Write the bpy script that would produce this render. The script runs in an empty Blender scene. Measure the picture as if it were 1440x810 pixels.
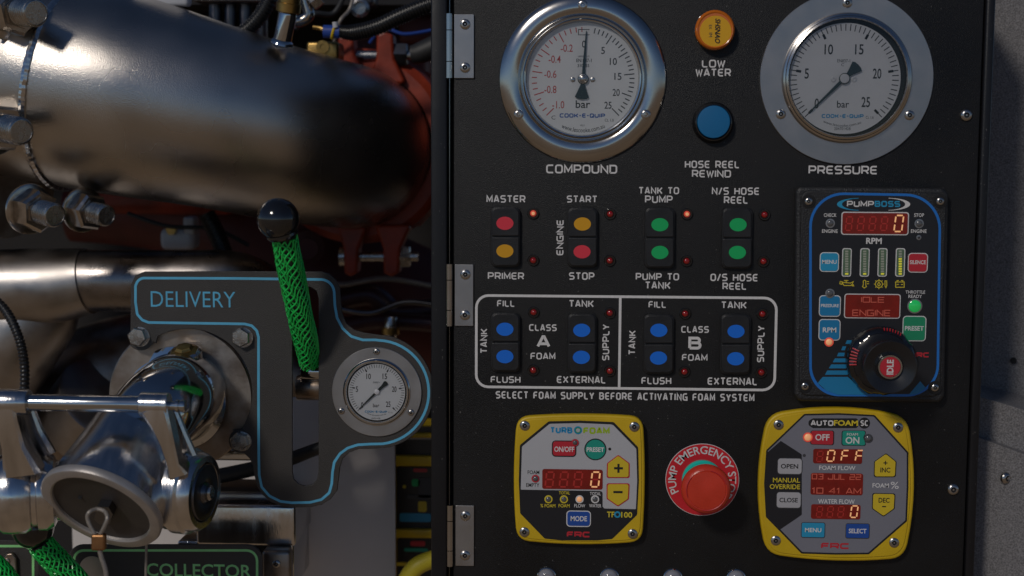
import bpy, math, random
from math import sin, cos, pi, radians, sqrt, atan2
from mathutils import Vector, Matrix
random.seed(4)
scene = bpy.context.scene
col = scene.collection
# ------------------------------------------------------------------ camera
F_PX = 2000.0; DIST = 1.12; S = DIST / F_PX          # S = metres per photo pixel at the panel
fwd = Vector((-0.0385, 1.0, -0.10)).normalized()
rgt = fwd.cross(Vector((0, 0, 1))).normalized(); up = rgt.cross(fwd).normalized()
ra = radians(0.28)
rgt, up = rgt * cos(ra) + up * sin(ra), up * cos(ra) - rgt * sin(ra)
CAM = -fwd * DIST
cd = bpy.data.cameras.new('camera'); cam = bpy.data.objects.new('camera', cd); col.objects.link(cam)
cd.sensor_width = 36; cd.lens = 36 * F_PX / 1440; cd.clip_start = 0.05; cd.clip_end = 3000
mw = Matrix((rgt, up, -fwd)).transposed().to_4x4(); mw.translation = CAM; cam.matrix_world = mw
cd.dof.use_dof = True; cd.dof.focus_distance = DIST; cd.dof.aperture_fstop = 5.0
scene.camera = cam
# ------------------------------------------------------------------ light
SUN_EL, SUN_AZ = 34, -30      # azimuth measured from the viewer's side (-Y) towards -X
sd = Vector((sin(radians(SUN_AZ)) * cos(radians(SUN_EL)), -cos(radians(SUN_AZ)) * cos(radians(SUN_EL)), sin(radians(SUN_EL))))
w = bpy.data.worlds.new('World'); scene.world = w; w.use_nodes = True
nt = w.node_tree; bg = nt.nodes['Background']
sky = nt.nodes.new('ShaderNodeTexSky'); sky.sky_type = 'NISHITA'; sky.sun_disc = False
sky.sun_elevation = radians(SUN_EL); sky.sun_rotation = atan2(sd.x, sd.y); sky.air_density = 0.6; sky.dust_density = 0.0; sky.ozone_density = 3.0; sky.altitude = 400
nt.links.new(sky.outputs[0], bg.inputs[0]); bg.inputs[1].default_value = 0.15
sl = bpy.data.lights.new('sun', 'SUN'); sl.energy = 3.8; sl.angle = radians(8.0); sl.color = (1, 0.93, 0.84)
so = bpy.data.objects.new('sun', sl); col.objects.link(so); so.rotation_euler = sd.to_track_quat('Z', 'Y').to_euler()
scene.view_settings.view_transform = 'Standard'; scene.view_settings.look = 'None'
scene.view_settings.exposure = -1.72; scene.view_settings.gamma = 1
scene.render.engine = 'CYCLES'
# ------------------------------------------------------------------ pixel <-> place
def at(px, py, y=0.0):
    d = rgt * ((px - 720) / F_PX) - up * ((py - 405) / F_PX) + fwd
    return CAM + d * ((y - CAM.y) / d.y)
def pr(r, y=0.0): return r * S * (y - CAM.y) / (0 - CAM.y)
# ------------------------------------------------------------------ materials
def mat(name, c, rough=0.5, metal=0.0, var=0.0, vs=40, bump=0.0, bs=900, rv=0.0, emit=0, coat=0, spec=0.5, det=4, dark=None, stretch=None, speck=0):
    m = bpy.data.materials.new(name); m.use_nodes = True; n = m.node_tree; p = n.nodes['Principled BSDF']
    c4 = (*c, 1); p.inputs['Base Color'].default_value = c4; p.inputs['Roughness'].default_value = rough
    p.inputs['Metallic'].default_value = metal; p.inputs['Specular IOR Level'].default_value = spec
    if coat: p.inputs['Coat Weight'].default_value = coat; p.inputs['Coat Roughness'].default_value = 0.08
    if emit: p.inputs['Emission Color'].default_value = c4; p.inputs['Emission Strength'].default_value = emit
    tc = n.nodes.new('ShaderNodeTexCoord'); src = tc.outputs['Object']
    if stretch:
        mp = n.nodes.new('ShaderNodeMapping'); mp.inputs['Scale'].default_value = stretch
        n.links.new(src, mp.inputs[0]); src = mp.outputs[0]
    def noise(s, d):
        t = n.nodes.new('ShaderNodeTexNoise'); t.inputs['Scale'].default_value = s; t.inputs['Detail'].default_value = d
        n.links.new(src, t.inputs['Vector']); return t
    if var or rv:
        t = noise(vs, det)
        r = n.nodes.new('ShaderNodeMapRange'); n.links.new(t.outputs[0], r.inputs[0])
        r.inputs[1].default_value = 0.2; r.inputs[2].default_value = 0.8; r.interpolation_type = 'SMOOTHSTEP'; r.inputs[3].default_value = 0; r.inputs[4].default_value = 1
        if var:
            mx = n.nodes.new('ShaderNodeMix'); mx.data_type = 'RGBA'; n.links.new(r.outputs[0], mx.inputs['Factor'])
            dk = dark or tuple(x * (1 - var) for x in c)
            mx.inputs[6].default_value = (*dk, 1); mx.inputs[7].default_value = c4
            n.links.new(mx.outputs[2], p.inputs['Base Color'])
        if rv:
            r2 = n.nodes.new('ShaderNodeMapRange'); n.links.new(t.outputs[0], r2.inputs[0])
            r2.inputs[1].default_value = 0.15; r2.inputs[2].default_value = 0.85; r2.interpolation_type = 'SMOOTHSTEP'
            r2.inputs[3].default_value = max(0.02, rough - rv); r2.inputs[4].default_value = rough + rv
            n.links.new(r2.outputs[0], p.inputs['Roughness'])
    if speck:      # dust specks and faint scuffs
        ta = noise(420, 1); tb = noise(5, 3)
        mm = n.nodes.new('ShaderNodeMath'); mm.operation = 'MULTIPLY_ADD'; n.links.new(tb.outputs[0], mm.inputs[0]); mm.inputs[1].default_value = .25
        n.links.new(ta.outputs[0], mm.inputs[2])
        rr = n.nodes.new('ShaderNodeMapRange'); n.links.new(mm.outputs[0], rr.inputs[0]); rr.inputs[1].default_value = speck + .16; rr.inputs[2].default_value = speck + .24
        m2 = n.nodes.new('ShaderNodeMix'); m2.data_type = 'RGBA'; n.links.new(rr.outputs[0], m2.inputs['Factor'])
        old = p.inputs['Base Color'].links
        if old: n.links.new(old[0].from_socket, m2.inputs[6])
        else: m2.inputs[6].default_value = c4
        m2.inputs[7].default_value = (.10, .095, .09, 1); n.links.new(m2.outputs[2], p.inputs['Base Color'])
    if bump:
        t = noise(bs, 2); b = n.nodes.new('ShaderNodeBump'); b.inputs['Strength'].default_value = bump; b.inputs['Distance'].default_value = 0.0006
        n.links.new(t.outputs[0], b.inputs['Height']); n.links.new(b.outputs[0], p.inputs['Normal'])
    return m
def glass_mat(name):
    m = bpy.data.materials.new(name); m.use_nodes = True; n = m.node_tree; n.nodes.remove(n.nodes['Principled BSDF'])
    out = n.nodes['Material Output']; tr = n.nodes.new('ShaderNodeBsdfTransparent'); gl = n.nodes.new('ShaderNodeBsdfGlossy')
    gl.inputs['Roughness'].default_value = 0.03; fr = n.nodes.new('ShaderNodeFresnel'); fr.inputs[0].default_value = 1.42
    mx = n.nodes.new('ShaderNodeMixShader'); n.links.new(fr.outputs[0], mx.inputs[0]); n.links.new(tr.outputs[0], mx.inputs[1])
    n.links.new(gl.outputs[0], mx.inputs[2]); n.links.new(mx.outputs[0], out.inputs[0]); return m
M = dict(
 panel=mat('black_powder_coat', (.0088, .0084, .0090), .47, spec=.38, bump=.65, bs=1500, rv=.15, vs=9, det=9, var=.6, speck=.70),
 frame=mat('black_satin_paint', (.009, .009, .011), .38, spec=.35, bump=.25, bs=1500, rv=.08, vs=12, speck=.70),
 dark=mat('dark_gap', (.006, .006, .007), .8),
 plate=mat('charcoal_plate', (.043, .039, .036), .5, bump=.8, bs=1500, var=.3, vs=18, det=8, rv=.08, speck=.73),
 cast=mat('crinkle_black', (.016, .016, .017), .45, bump=1.0, bs=900),
 face=mat('black_membrane', (.013, .013, .017), .35, bump=.12, bs=1500),
 rubber=mat('black_rubber', (.02, .02, .021), .55, bump=.2, bs=600),
 gloss=mat('gloss_black_plastic', (.008, .008, .009), .12, coat=.6, rv=.04, vs=60),
 plastic=mat('black_plastic', (.015, .0148, .016), .40, bump=.35, bs=1200, rv=.10, var=.3, vs=60),
 white=mat('white_print', (.74, .72, .71), .55, var=.12, vs=500),
 cyan=mat('light_blue_print', (.11, .46, .70), .5, var=.15, vs=90),
 green_line=mat('green_print', (.30, .75, .28), .5, var=.15, vs=90),
 blueline=mat('blue_print', (.01, .16, .55), .45),
 duct=mat('dull_tube', (.33, .30, .285), .30, 1, var=.35, vs=40, rv=.1, bump=.2, bs=900), ss=mat('stainless_satin', (.42, .39, .37), .36, 1, var=.18, vs=60, rv=.07, bump=.15, bs=1500),
 pipe=mat('blasted_stainless', (.54, .50, .46), .29, 1, var=.22, vs=14, rv=.05, bump=.34, bs=1150, det=2),
 chrome=mat('polished_steel', (.55, .55, .55), .10, 1, var=.12, vs=30, rv=.05),
 bolt=mat('zinc_bolt', (.52, .50, .48), .27, 1, var=.3, vs=180, rv=.08, bump=.2, bs=700),
 nut=mat('steel_nut', (.58, .53, .48), .20, 1, var=.35, vs=120, rv=.08),
 flange=mat('satin_flange', (.43, .415, .41), .36, 1, var=.12, vs=45, rv=.06, bump=.12, bs=2500),
 cham=mat('flange_worn', (.42, .38, .34), .42, 1, var=.45, vs=55, rv=.1, dark=(.24, .17, .12), bump=.2, bs=300),
 alu=mat('cast_aluminium', (.70, .68, .67), .20, 1, var=.2, vs=60, rv=.10, bump=.2, bs=500, stretch=(2.2, .5, .4)),
 cap=mat('dull_grey_cap', (.06, .053, .05), .5, .35, var=.25, vs=40, bump=.2, bs=500),
 rim=mat('cap_rim_aluminium', (.45, .42, .40), .45, .6, var=.2, vs=60, bump=.2, bs=600),
 brass=mat('brass', (.42, .27, .09), .36, 1, var=.3, vs=120),
 copper=mat('copper_ferrule', (.42, .22, .10), .4, 1, var=.3, vs=150),
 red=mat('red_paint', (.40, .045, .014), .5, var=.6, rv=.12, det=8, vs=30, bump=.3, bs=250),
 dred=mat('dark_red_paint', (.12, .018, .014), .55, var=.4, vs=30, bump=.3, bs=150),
 dial=mat('white_dial', (.74, .74, .74), .6, var=.04, vs=80),
 black=mat('black_print', (.008, .008, .009), .5),
 redp=mat('red_print', (.50, .05, .04), .5),
 blueq=mat('dark_blue_print', (.01, .09, .36), .5), tealq=mat('teal_blue_print', (.01, .24, .48), .5),
 needle=mat('needle_black', (.006, .02, .024), .35),
 yel=mat('yellow_moulding', (.70, .46, .008), .42, var=.22, rv=.08, vs=22, det=8, bump=.12, bs=900),
 ybtn=mat('yellow_key', (.66, .48, .02), .45), yprint=mat('yellow_print', (.70, .55, .03), .5),
 rkey=mat('red_key', (.50, .020, .035), .4), gkey=mat('green_key', (.01, .26, .12), .4), tkey=mat('teal_key', (.01, .30, .22), .4),
 bkey=mat('blue_key', (.01, .20, .42), .4), bkey2=mat('royal_blue_key', (.012, .07, .34), .4), skey=mat('sky_blue_key', (.02, .30, .52), .4),
 gkeyl=mat('grey_key', (.42, .41, .43), .45), lface=mat('light_grey_membrane', (.47, .47, .49), .42, var=.04, vs=30), mface=mat('mid_grey_membrane', (.20, .20, .235), .42, var=.05, vs=30),
 dgrey=mat('dark_grey_outline', (.05, .05, .055), .5),
 mred=mat('marker_red', (.70, .035, .06), .45), myel=mat('marker_yellow', (.66, .32, .004), .45), mgre=mat('marker_green', (.002, .42, .11), .45), mblu=mat('marker_blue', (.002, .15, .70), .45),
 estop=mat('orange_red_plastic', (.70, .050, .022), .33, var=.22, rv=.1, vs=45, det=8, bump=.2, bs=900), ering=mat('red_label', (.62, .014, .025), .42), teal=mat('teal_collar', (.01, .60, .48), .4),
 amber=mat('amber_lens', (.62, .15, .008), .22, coat=.4), amberf=mat('amber_face', (.72, .38, .006), .45), ebl=mat('button_blue', (.002, .135, .33), .45, var=.05, vs=60),
 window=mat('red_display', (.26, .010, .007), .16, var=.3, vs=130, coat=.5), dim=mat('unlit_segment', (.48, .030, .022), .4), dim2=mat('faint_red_dots', (.60, .11, .07), .4, emit=.2),
 lit=mat('lit_segment', (1, .50, .22), .5, emit=1.1), ledoff=mat('led_red', (.30, .006, .005), .12, coat=.8), ledon=mat('led_lit_red', (.9, .10, .06), .4, emit=.55), ledcore=mat('led_core', (1, .48, .22), .4, emit=.8),
 ledg=mat('led_green', (.02, .60, .12), .15, emit=.5, coat=.8), ledgrey=mat('led_clear_grey', (.10, .10, .105), .2, coat=.8), barg=mat('bar_display_green', (.10, .17, .10), .3, var=.2, vs=300), barl=mat('bar_cell', (.36, .38, .30), .4), bary=mat('bar_cell_lit', (.85, .80, .06), .4, emit=.5),
 net=mat('green_net', (.014, .62, .10), .42, coat=.1, var=.25, vs=35, det=8), lilac=mat('lilac_sleeve', (.05, .05, .045), .5, var=.85, vs=260, dark=(.015, .015, .015)),
 hose=mat('black_corrugated', (.012, .012, .013), .35), wallg=mat('grey_speckled_wall', (.235, .225, .23), .62, var=.6, vs=800, bump=.6, bs=900, det=1),
 back=mat('pale_grey_panel', (.62, .58, .56), .6, var=.08, vs=15), bay=mat('bay_black', (.012, .01, .01), .8), ground=mat('sunlit_paving', (.60, .41, .235), .9, var=.35, vs=1.2), white2=mat('off_white_plastic', (.5, .5, .52), .4), bwire=mat('blue_wire', (.02, .06, .3), .4), yhose=mat('yellow_hose', (.60, .50, .03), .45, bump=.1), cable=mat('sheathed_cable', (.34, .30, .26), .45, .3, var=.3, vs=500), darkfast=mat('dark_red_hose', (.05, .014, .018), .4), dome=mat('clear_grey_dome', (.26, .26, .29), .18, coat=.7), lever=mat('dark_steel', (.14, .14, .155), .3, 1),
 dial2=mat('darker_white_dial', (.58, .58, .60), .6, var=.04, vs=80), bezelm=mat('bright_bezel', (.50, .48, .46), .17, 1, var=.1, vs=30, rv=.04), knobm=mat('satin_black_knob', (.012, .012, .014), .28, rv=.05, vs=60), lime=mat('lime_print', (.32, .46, .01), .5), glass=glass_mat('gauge_glass'))  # pressure gauge dial is a slightly darker white than the other dials
# ------------------------------------------------------------------ geometry
class Geo:
    def __init__(s): s.v = []; s.f = []
    def add(s, v, f):
        b = len(s.v); s.v += [tuple(x) for x in v]; s.f += [tuple(i + b for i in q) for q in f]; return s
    def rings(s, rings, closed=True, cap0=False, cap1=False):
        n = len(rings[0]); v = [p for r in rings for p in r]; f = []
        for i in range(len(rings) - 1):
            for j in range(n if closed else n - 1):
                k = (j + 1) % n; f.append((i*n + j, i*n + k, (i+1)*n + k, (i+1)*n + j))
        if cap0: f.append(tuple(range(n))[::-1])
        if cap1: f.append(tuple((len(rings)-1)*n + j for j in range(n)))
        return s.add(v, f)
    def mesh(s, name='mesh', smooth=35, off=(0, 0, 0)):
        me = bpy.data.meshes.new(name); o = Vector(off)
        me.from_pydata([tuple(Vector(p) - o) for p in s.v], [], s.f); me.validate()
        import bmesh
        bm = bmesh.new(); bm.from_mesh(me); bmesh.ops.recalc_face_normals(bm, faces=bm.faces) if smooth != 'flat' else None; bm.to_mesh(me); bm.free()
        if smooth != 'flat':
            me.shade_smooth(); me.set_sharp_from_angle(angle=radians(smooth))
        return me
def basis(d):
    d = Vector(d).normalized(); a = Vector((0, 0, 1)) if abs(d.z) < .9 else Vector((1, 0, 0))
    u = d.cross(a).normalized(); return d, u, u.cross(d).normalized()
def lathe(g, prof, c=(0, 0, 0), axis=(0, -1, 0), seg=48, a0=0, rad=None):
    d, u, v = basis(axis); c = Vector(c); R = []
    for r, h in prof:
        r = max(r, 1e-6)
        R.append([c + d*h + (u*cos(a0 + 2*pi*j/seg) + v*sin(a0 + 2*pi*j/seg)) * (r * (rad(j, r, h) if rad else 1)) for j in range(seg)])
    return g.rings(R)
def tube(g, pts, r, seg=16, cap=True, rads=None):
    pts = [Vector(p) for p in pts]; n = len(pts); R = []; u = None
    for i, p in enumerate(pts):
        t = (pts[min(i+1, n-1)] - pts[max(i-1, 0)]).normalized()
        if u is None: _, u, _v = basis(t)
        u = (u - t * u.dot(t)).normalized(); v = t.cross(u)
        rr = rads[i] if rads else r
        R.append([p + (u*cos(2*pi*j/seg) + v*sin(2*pi*j/seg)) * rr for j in range(seg)])
    return g.rings(R, cap0=cap, cap1=cap)
def smoothpath(pts, n=8):
    """Catmull-Rom through tuples of any length"""
    P = [Vector(p) if len(p) <= 4 else p for p in pts]; out = []
    for i in range(len(P) - 1):
        a, b, c, d = P[max(i-1, 0)], P[i], P[i+1], P[min(i+2, len(P)-1)]
        for k in range(n):
            t = k / n; out.append(.5 * ((2*b) + (c - a)*t + (2*a - 5*b + 4*c - d)*t*t + (3*b - a - 3*c + d)*t**3))
    out.append(P[-1]); return out
def box(g, lo, hi):
    x0, y0, z0 = lo; x1, y1, z1 = hi
    return g.add([(x0,y0,z0),(x1,y0,z0),(x1,y1,z0),(x0,y1,z0),(x0,y0,z1),(x1,y0,z1),(x1,y1,z1),(x0,y1,z1)],
                 [(0,3,2,1),(4,5,6,7),(0,1,5,4),(1,2,6,5),(2,3,7,6),(3,0,4,7)])
def fillet(pts, rad, closed=True, seg=6):
    """pts 2D, rad number or list; returns rounded polyline"""
    n = len(pts); out = []
    for i, p in enumerate(pts):
        r = rad[i] if isinstance(rad, (list, tuple)) else rad
        if r <= 0 or (not closed and i in (0, n-1)): out.append(tuple(p)); continue
        p = Vector(p[:2]); a = Vector(pts[i-1][:2]) - p; b = Vector(pts[(i+1) % n][:2]) - p
        la, lb = a.length, b.length
        if la < 1e-9 or lb < 1e-9: continue
        a /= la; b /= lb; ang = a.angle(b)
        if ang > pi - .02: out.append(tuple(p)); continue
        t = min(r / math.tan(ang/2), la*.499, lb*.499); rr = t * math.tan(ang/2)
        c = p + (a + b).normalized() * (rr / sin(ang/2)); s = p + a*t; e = p + b*t
        va, vb = s - c, e - c; th = va.angle(vb); sg = 1 if va.x*vb.y - va.y*vb.x > 0 else -1
        for k in range(seg + 1):
            q = th * k / seg * sg; out.append((c.x + va.x*cos(q) - va.y*sin(q), c.y + va.x*sin(q) + va.y*cos(q)))
    return out
def curve_mesh(loops, th, bevel=0):
    """flat plate with holes: loops of (x,z); back face on y=0, front on y=-th"""
    cu = bpy.data.curves.new('c', 'CURVE'); cu.dimensions = '2D'; cu.fill_mode = 'BOTH'
    cu.extrude = max(th/2 - bevel, 0); cu.bevel_depth = bevel; cu.offset = -bevel; cu.bevel_resolution = 2
    for lp in loops:
        s = cu.splines.new('POLY'); s.points.add(len(lp) - 1); s.use_cyclic_u = True
        for q, p in zip(s.points, lp): q.co = (p[0], p[1], 0, 1)
    return _curve_to_mesh(cu, lambda x, y, z: (x, -z - th/2, y))
def _curve_to_mesh(cu, fn):
    o = bpy.data.objects.new('t', cu); col.objects.link(o)
    dg = bpy.context.evaluated_depsgraph_get(); dg.update()
    me = bpy.data.meshes.new_from_object(o.evaluated_get(dg), depsgraph=dg)
    bpy.data.objects.remove(o); bpy.data.curves.remove(cu)
    for v in me.vertices: v.co = fn(*v.co)
    me.shade_smooth(); me.set_sharp_from_angle(angle=radians(35)); me.materials.clear(); return me
def ribbon(g, pts, wd, y=0.0, closed=False):
    n = len(pts); L = []; P = [Vector(p[:2]) for p in pts]
    Q = [P[0]]
    for p in P[1:]:
        if (p - Q[-1]).length > 1e-7: Q.append(p)
    if closed and (Q[0] - Q[-1]).length < 1e-7: Q.pop()
    P = Q; n = len(P)
    if n < 2: return g
    for i, p in enumerate(P):
        a = P[i-1] if (i or closed) else None; b = P[(i+1) % n] if (i < n-1 or closed) else None
        da = (p - a).normalized() if a is not None else (b - p).normalized(); db = (b - p).normalized() if b is not None else da
        na = Vector((-da.y, da.x)); nb = Vector((-db.y, db.x)); m = na + nb
        if m.length < 1e-6: m = na
        m.normalize(); k = min(1 / max(m.dot(na), .35), 2.2) * wd/2
        L.append((p + m*k, p - m*k))
    v = [(q.x, y, q.y) for pr_ in L for q in pr_]
    f = [(2*i, 2*i+1, 2*((i+1) % n)+1, 2*((i+1) % n)) for i in range(n if closed else n-1)]
    return g.add(v, f)
# ------------------------------------------------------------------ objects
def obj(name, me, m, parent=None, loc=(0, 0, 0), rot=None, scale=None):
    if isinstance(me, Geo): me = me.mesh(name)
    o = bpy.data.objects.new(name, me); col.objects.link(o); o.location = loc
    if m is not None:
        if not me.materials: me.materials.append(m)
        elif me.materials[0] != m: o.material_slots[0].link = 'OBJECT'; o.material_slots[0].material = m
    if parent: o.parent = parent
    if rot is not None: o.rotation_mode = 'QUATERNION'; o.rotation_quaternion = rot
    if scale: o.scale = (scale,)*3 if isinstance(scale, (int, float)) else scale
    return o
def thing(name, label, cat, loc=(0, 0, 0), group=None):
    o = bpy.data.objects.new(name, None); col.objects.link(o); o.location = loc; o.empty_display_size = .01
    o['label'] = label; o['category'] = cat
    if group: o['group'] = group
    return o
def struct(name, me, m):
    o = obj(name, me, m); o['kind'] = 'structure'; return o
def rt(o):
    while o.parent: o = o.parent
    return o
_cache = {}
def cached(key, fn):
    if key not in _cache: _cache[key] = fn()
    return _cache[key]
def axrot(d, base=(0, -1, 0)): return Vector(base).rotation_difference(Vector(d).normalized())
def sc(y=0): return S * (y - CAM.y) / (0 - CAM.y)
def loc2(parent, pts, h):
    """pixels -> (x,z) pairs in the thing's own frame on the plane y = h (world)"""
    o = rt(parent).location; return [((q := at(p[0], p[1], h)).x - o.x, q.z - o.z) for p in pts]
def polypart(name, parent, pxpts, h0, th, m, bevel=0, holes=(), rad=0, seg=6):
    """slab whose back is on world y=h0 and front on y=h0-th; the pixel outline is that of its front"""
    hf = h0 - th; o = rt(parent).location
    loops = [fillet(loc2(parent, pxpts, hf), [r*sc(hf) for r in rad] if isinstance(rad, (list, tuple)) else rad*sc(hf), seg=seg)] + [loc2(parent, q, hf) for q in holes]
    me = curve_mesh(loops, th, bevel); off = h0 - o.y
    for v in me.vertices: v.co.y += off
    return obj(name, me, m, parent)
def rect(x0, y0, x1, y1): return [(x0, y1), (x1, y1), (x1, y0), (x0, y0)]
def circ(cx, cy, r, n=40, ry=None): return [(cx + r*cos(2*pi*i/n), cy - (ry or r)*sin(2*pi*i/n)) for i in range(n)]
# level rectangle: back-project the middle of each side so edges stay level on the panel
def lrect(parent, x0, y0, x1, y1, h):
    o = rt(parent).location; yc, xc = (y0+y1)/2, (x0+x1)/2
    return at(x0, yc, h).x - o.x, at(xc, y1, h).z - o.z, at(x1, yc, h).x - o.x, at(xc, y0, h).z - o.z
def rectpart(name, parent, b, h0, th, m, rad=0, bevel=0):
    hf = h0 - th; X0, Z0, X1, Z1 = lrect(parent, *b, hf); o = rt(parent).location
    me = curve_mesh([fillet([(X0, Z0), (X1, Z0), (X1, Z1), (X0, Z1)], rad*sc(hf))], th, bevel)
    for v in me.vertices: v.co.y += h0 - o.y
    return obj(name, me, m, parent)
def outline(name, parent, b, h, wd, m, rad=0):
    X0, Z0, X1, Z1 = lrect(parent, *b, h); k = sc(h); g = Geo(); w2 = wd*k/2
    ribbon(g, fillet([(X0+w2, Z0+w2), (X1-w2, Z0+w2), (X1-w2, Z1-w2), (X0+w2, Z1-w2)], rad*k), wd*k, h - rt(parent).location.y, True)
    return obj(name, g, m, parent)
def disc(name, parent, px, py, r, h, m, prof=None, seg=28, ry=None):
    """small lathe on plane h; prof in pixels (r,height)"""
    o = rt(parent).location; c = at(px, py, h) - o; k = sc(h); g = Geo()
    lathe(g, [(a*k, b*k) for a, b in (prof or [(r, 0), (r, .6), (0, .6)])], c, seg=seg)
    return obj(name, g, m, parent)
# ------------------------------------------------------------------ lettering
GL = {'A': "0,0! .44,1! .56,1! 1,0!|.17,.27 .83,.27", 'B': ".0,0! 0,1! .93,1 .93,.53 .1,.53!|.5,.53! 1,.53 1,0 0,0!", 'C': "1,1! 0,1 0,0 1,0!",
 'D': "0,0! 0,1! 1,1 1,0 .02,0!", 'E': "1,1! 0,1 0,0 1,0!|.05,.5 .92,.5", 'F': "1,1! 0,1 0,0!|.05,.48 .9,.48", 'G': "1,1! 0,1 0,0 1,0! 1,.46! .5,.46!",
 'H': "0,0 0,1|1,0 1,1|0,.5 1,.5", 'I': "0,0 0,1", 'J': "1,1 1,0 0,0 0,.3", 'K': "0,0 0,1|1,1! .4,.52! 1,0!|0,.52 .4,.52", 'L': "0,1! 0,0 1,0!",
 'M': "0,0! 0,1! .5,.22! 1,1! 1,0!", 'N': "0,0! 0,1! 1,0! 1,1!", 'O': "0,.5 0,1 1,1 1,0 0,0 0,.5", 'P': "0,0! 0,1! 1,1 1,.42 .1,.42!", 'Q': "0,.5 0,1 1,1 1,0 0,0 0,.5|.6,.3! 1.05,-.08!",
 'R': "0,0! 0,1! 1,1 1,.42 .1,.42!|.55,.42! 1,0!", 'S': "1,1! 0,1 0,.52 1,.52 1,0 0,0!", 'T': "0,1 1,1|.5,1 .5,0", 'U': "0,1! 0,0 1,0 1,1!", 'V': "0,1! .5,0! 1,1!",
 'W': "0,1! .25,0! .5,.8! .75,0! 1,1!", 'X': "0,0! 1,1!|0,1! 1,0!", 'Y': "0,1! .5,.45! 1,1!|.5,.45 .5,0", 'Z': "0,1! 1,1! 0,0! 1,0!", '/': "0,-.05! 1,1.05!", '-': "0,.5 1,.5", '+': "0,.5 1,.5|.5,0 .5,1",
 '0': "0,.5 0,1 1,1 1,0 0,0 0,.5", '1': "0,.8! .6,1! .6,0!", '2': "0,1! 1,1 1,.5 0,.5 0,0! 1,0!", '3': "0,1! 1,1 1,0 0,0!|.3,.5 1,.5", '5': "1,1! 0,1! 0,.55! 1,.55 1,0 0,0!", '6': "1,1! 0,1 0,0 1,0 1,.5 0,.5!", '8': "0,.5! 0,1 1,1 1,.5! 0,.5! 0,0 1,0 1,.5!", '.': "0,0 0,.12", '4': ".8,0! .8,1! 0,.3! 1,.3!", '7': "0,1! 1,1! .3,0!", '9': "0,0! 1,0 1,1 0,1 0,.5 1,.5!"}
GW = {'I': 0.0, 'M': 1.12, 'W': 1.2, ' ': .5, '/': .6, '-': .5, '.': 0, '1': .5, 'L': .85, 'F': .88, 'E': .92, 'T': .95}
def stroke_text(s, wt=.19, asp=1.2, gap=.13, rad=.22):
    """returns list of (polyline) in cap-height units, total width"""
    x = 0; out = []; iw = asp
    for ch in s:
        gw = GW.get(ch, 1.0) * iw
        if ch != ' ':
            for st in GL[ch].split('|'):
                pts = []; rr = []
                for q in st.split():
                    sharp = q.endswith('!'); a, b = q.rstrip('!').split(',')
                    pts.append((x + wt/2 + float(a) * max(gw - wt*0, 0), wt/2 + float(b) * (1 - wt))); rr.append(0 if sharp else rad)
                out.append(fillet(pts, rr, closed=False, seg=4))
        x += gw + wt + gap
    return out, x - gap
def bfont_mesh(s, bold=0.0, shear=0.0, sp=1.0):
    cu = bpy.data.curves.new('t', 'FONT'); cu.body = s; cu.size = 1; cu.offset = bold; cu.shear = shear; cu.fill_mode = 'FRONT'; cu.resolution_u = 3; cu.space_character = sp
    return _curve_to_mesh(cu, lambda x, y, z: (x, y, 0))
def lettering(parent, s, b, m, h, font='s', wt=.18, asp=1.2, gap=.12, rot=0, bold=.012, shear=0, name='lettering', fn=None, sp=1.0, rad=.22):
    """text fitted to the pixel box b on the world plane y=h; rot in quarter turns anticlockwise"""
    X0, Z0, X1, Z1 = lrect(parent, *b, h); y = h - rt(parent).location.y
    if font == 's':
        ratio = abs((X1 - X0) / (Z1 - Z0)); ratio = 1/ratio if rot % 2 else ratio
        w1, w2 = stroke_text(s, wt, .5, gap)[1], stroke_text(s, wt, 1.0, gap)[1]
        asp = max(.15, .5 + .5 * (ratio - w1) / max(w2 - w1, 1e-6))      # letter width that fills the box without squeezing the strokes
        lines, wd = stroke_text(s, wt, asp, gap, rad=rad); g = Geo()
        for i, l in enumerate(lines): ribbon(g, l, wt, -i * 4e-6)
        vs = g.v; me = None; ymap = [v[1] for v in vs]; P = [(v[0], v[2]) for v in vs]; H = 1.0
        lo = (0, 0); hi = (wd, 1.0)
    else:
        me = bfont_mesh(s, bold, shear, sp); P = [(v.co.x, v.co.y) for v in me.vertices]; ymap = [0]*len(P)
        lo = (min(p[0] for p in P), min(p[1] for p in P)); hi = (max(p[0] for p in P), max(p[1] for p in P))
    W = hi[0]-lo[0] or 1; Hh = hi[1]-lo[1] or 1; new = []
    for (a, c), yy in zip(P, ymap):
        u = (a-lo[0])/W; v = (c-lo[1])/Hh
        for _ in range(rot % 4): u, v = 1 - v, u
        q = (X0 + u*(X1-X0), y + yy, Z0 + v*(Z1-Z0)); new.append(fn(u, v, y + yy) if fn else q)
    if me is None:
        g.v = new; me = g.mesh('lettering', 'flat')
    else:
        for v, q in zip(me.vertices, new): v.co = q
    return obj(name, me, m, parent)
def T(parent, s, x0, x1, y0, y1, m='white', h=-.0002, **k): return lettering(parent, s, (x0, y0, x1, y1), M[m], h, **k)
# ================================================================== SETTING
g = Geo(); g.add([(-60, -60, -1.15), (60, -60, -1.15), (60, 60, -1.15), (-60, 60, -1.15)], [(0, 1, 2, 3)]); struct('ground', g.mesh('ground', 'flat'), M['ground'])
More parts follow.
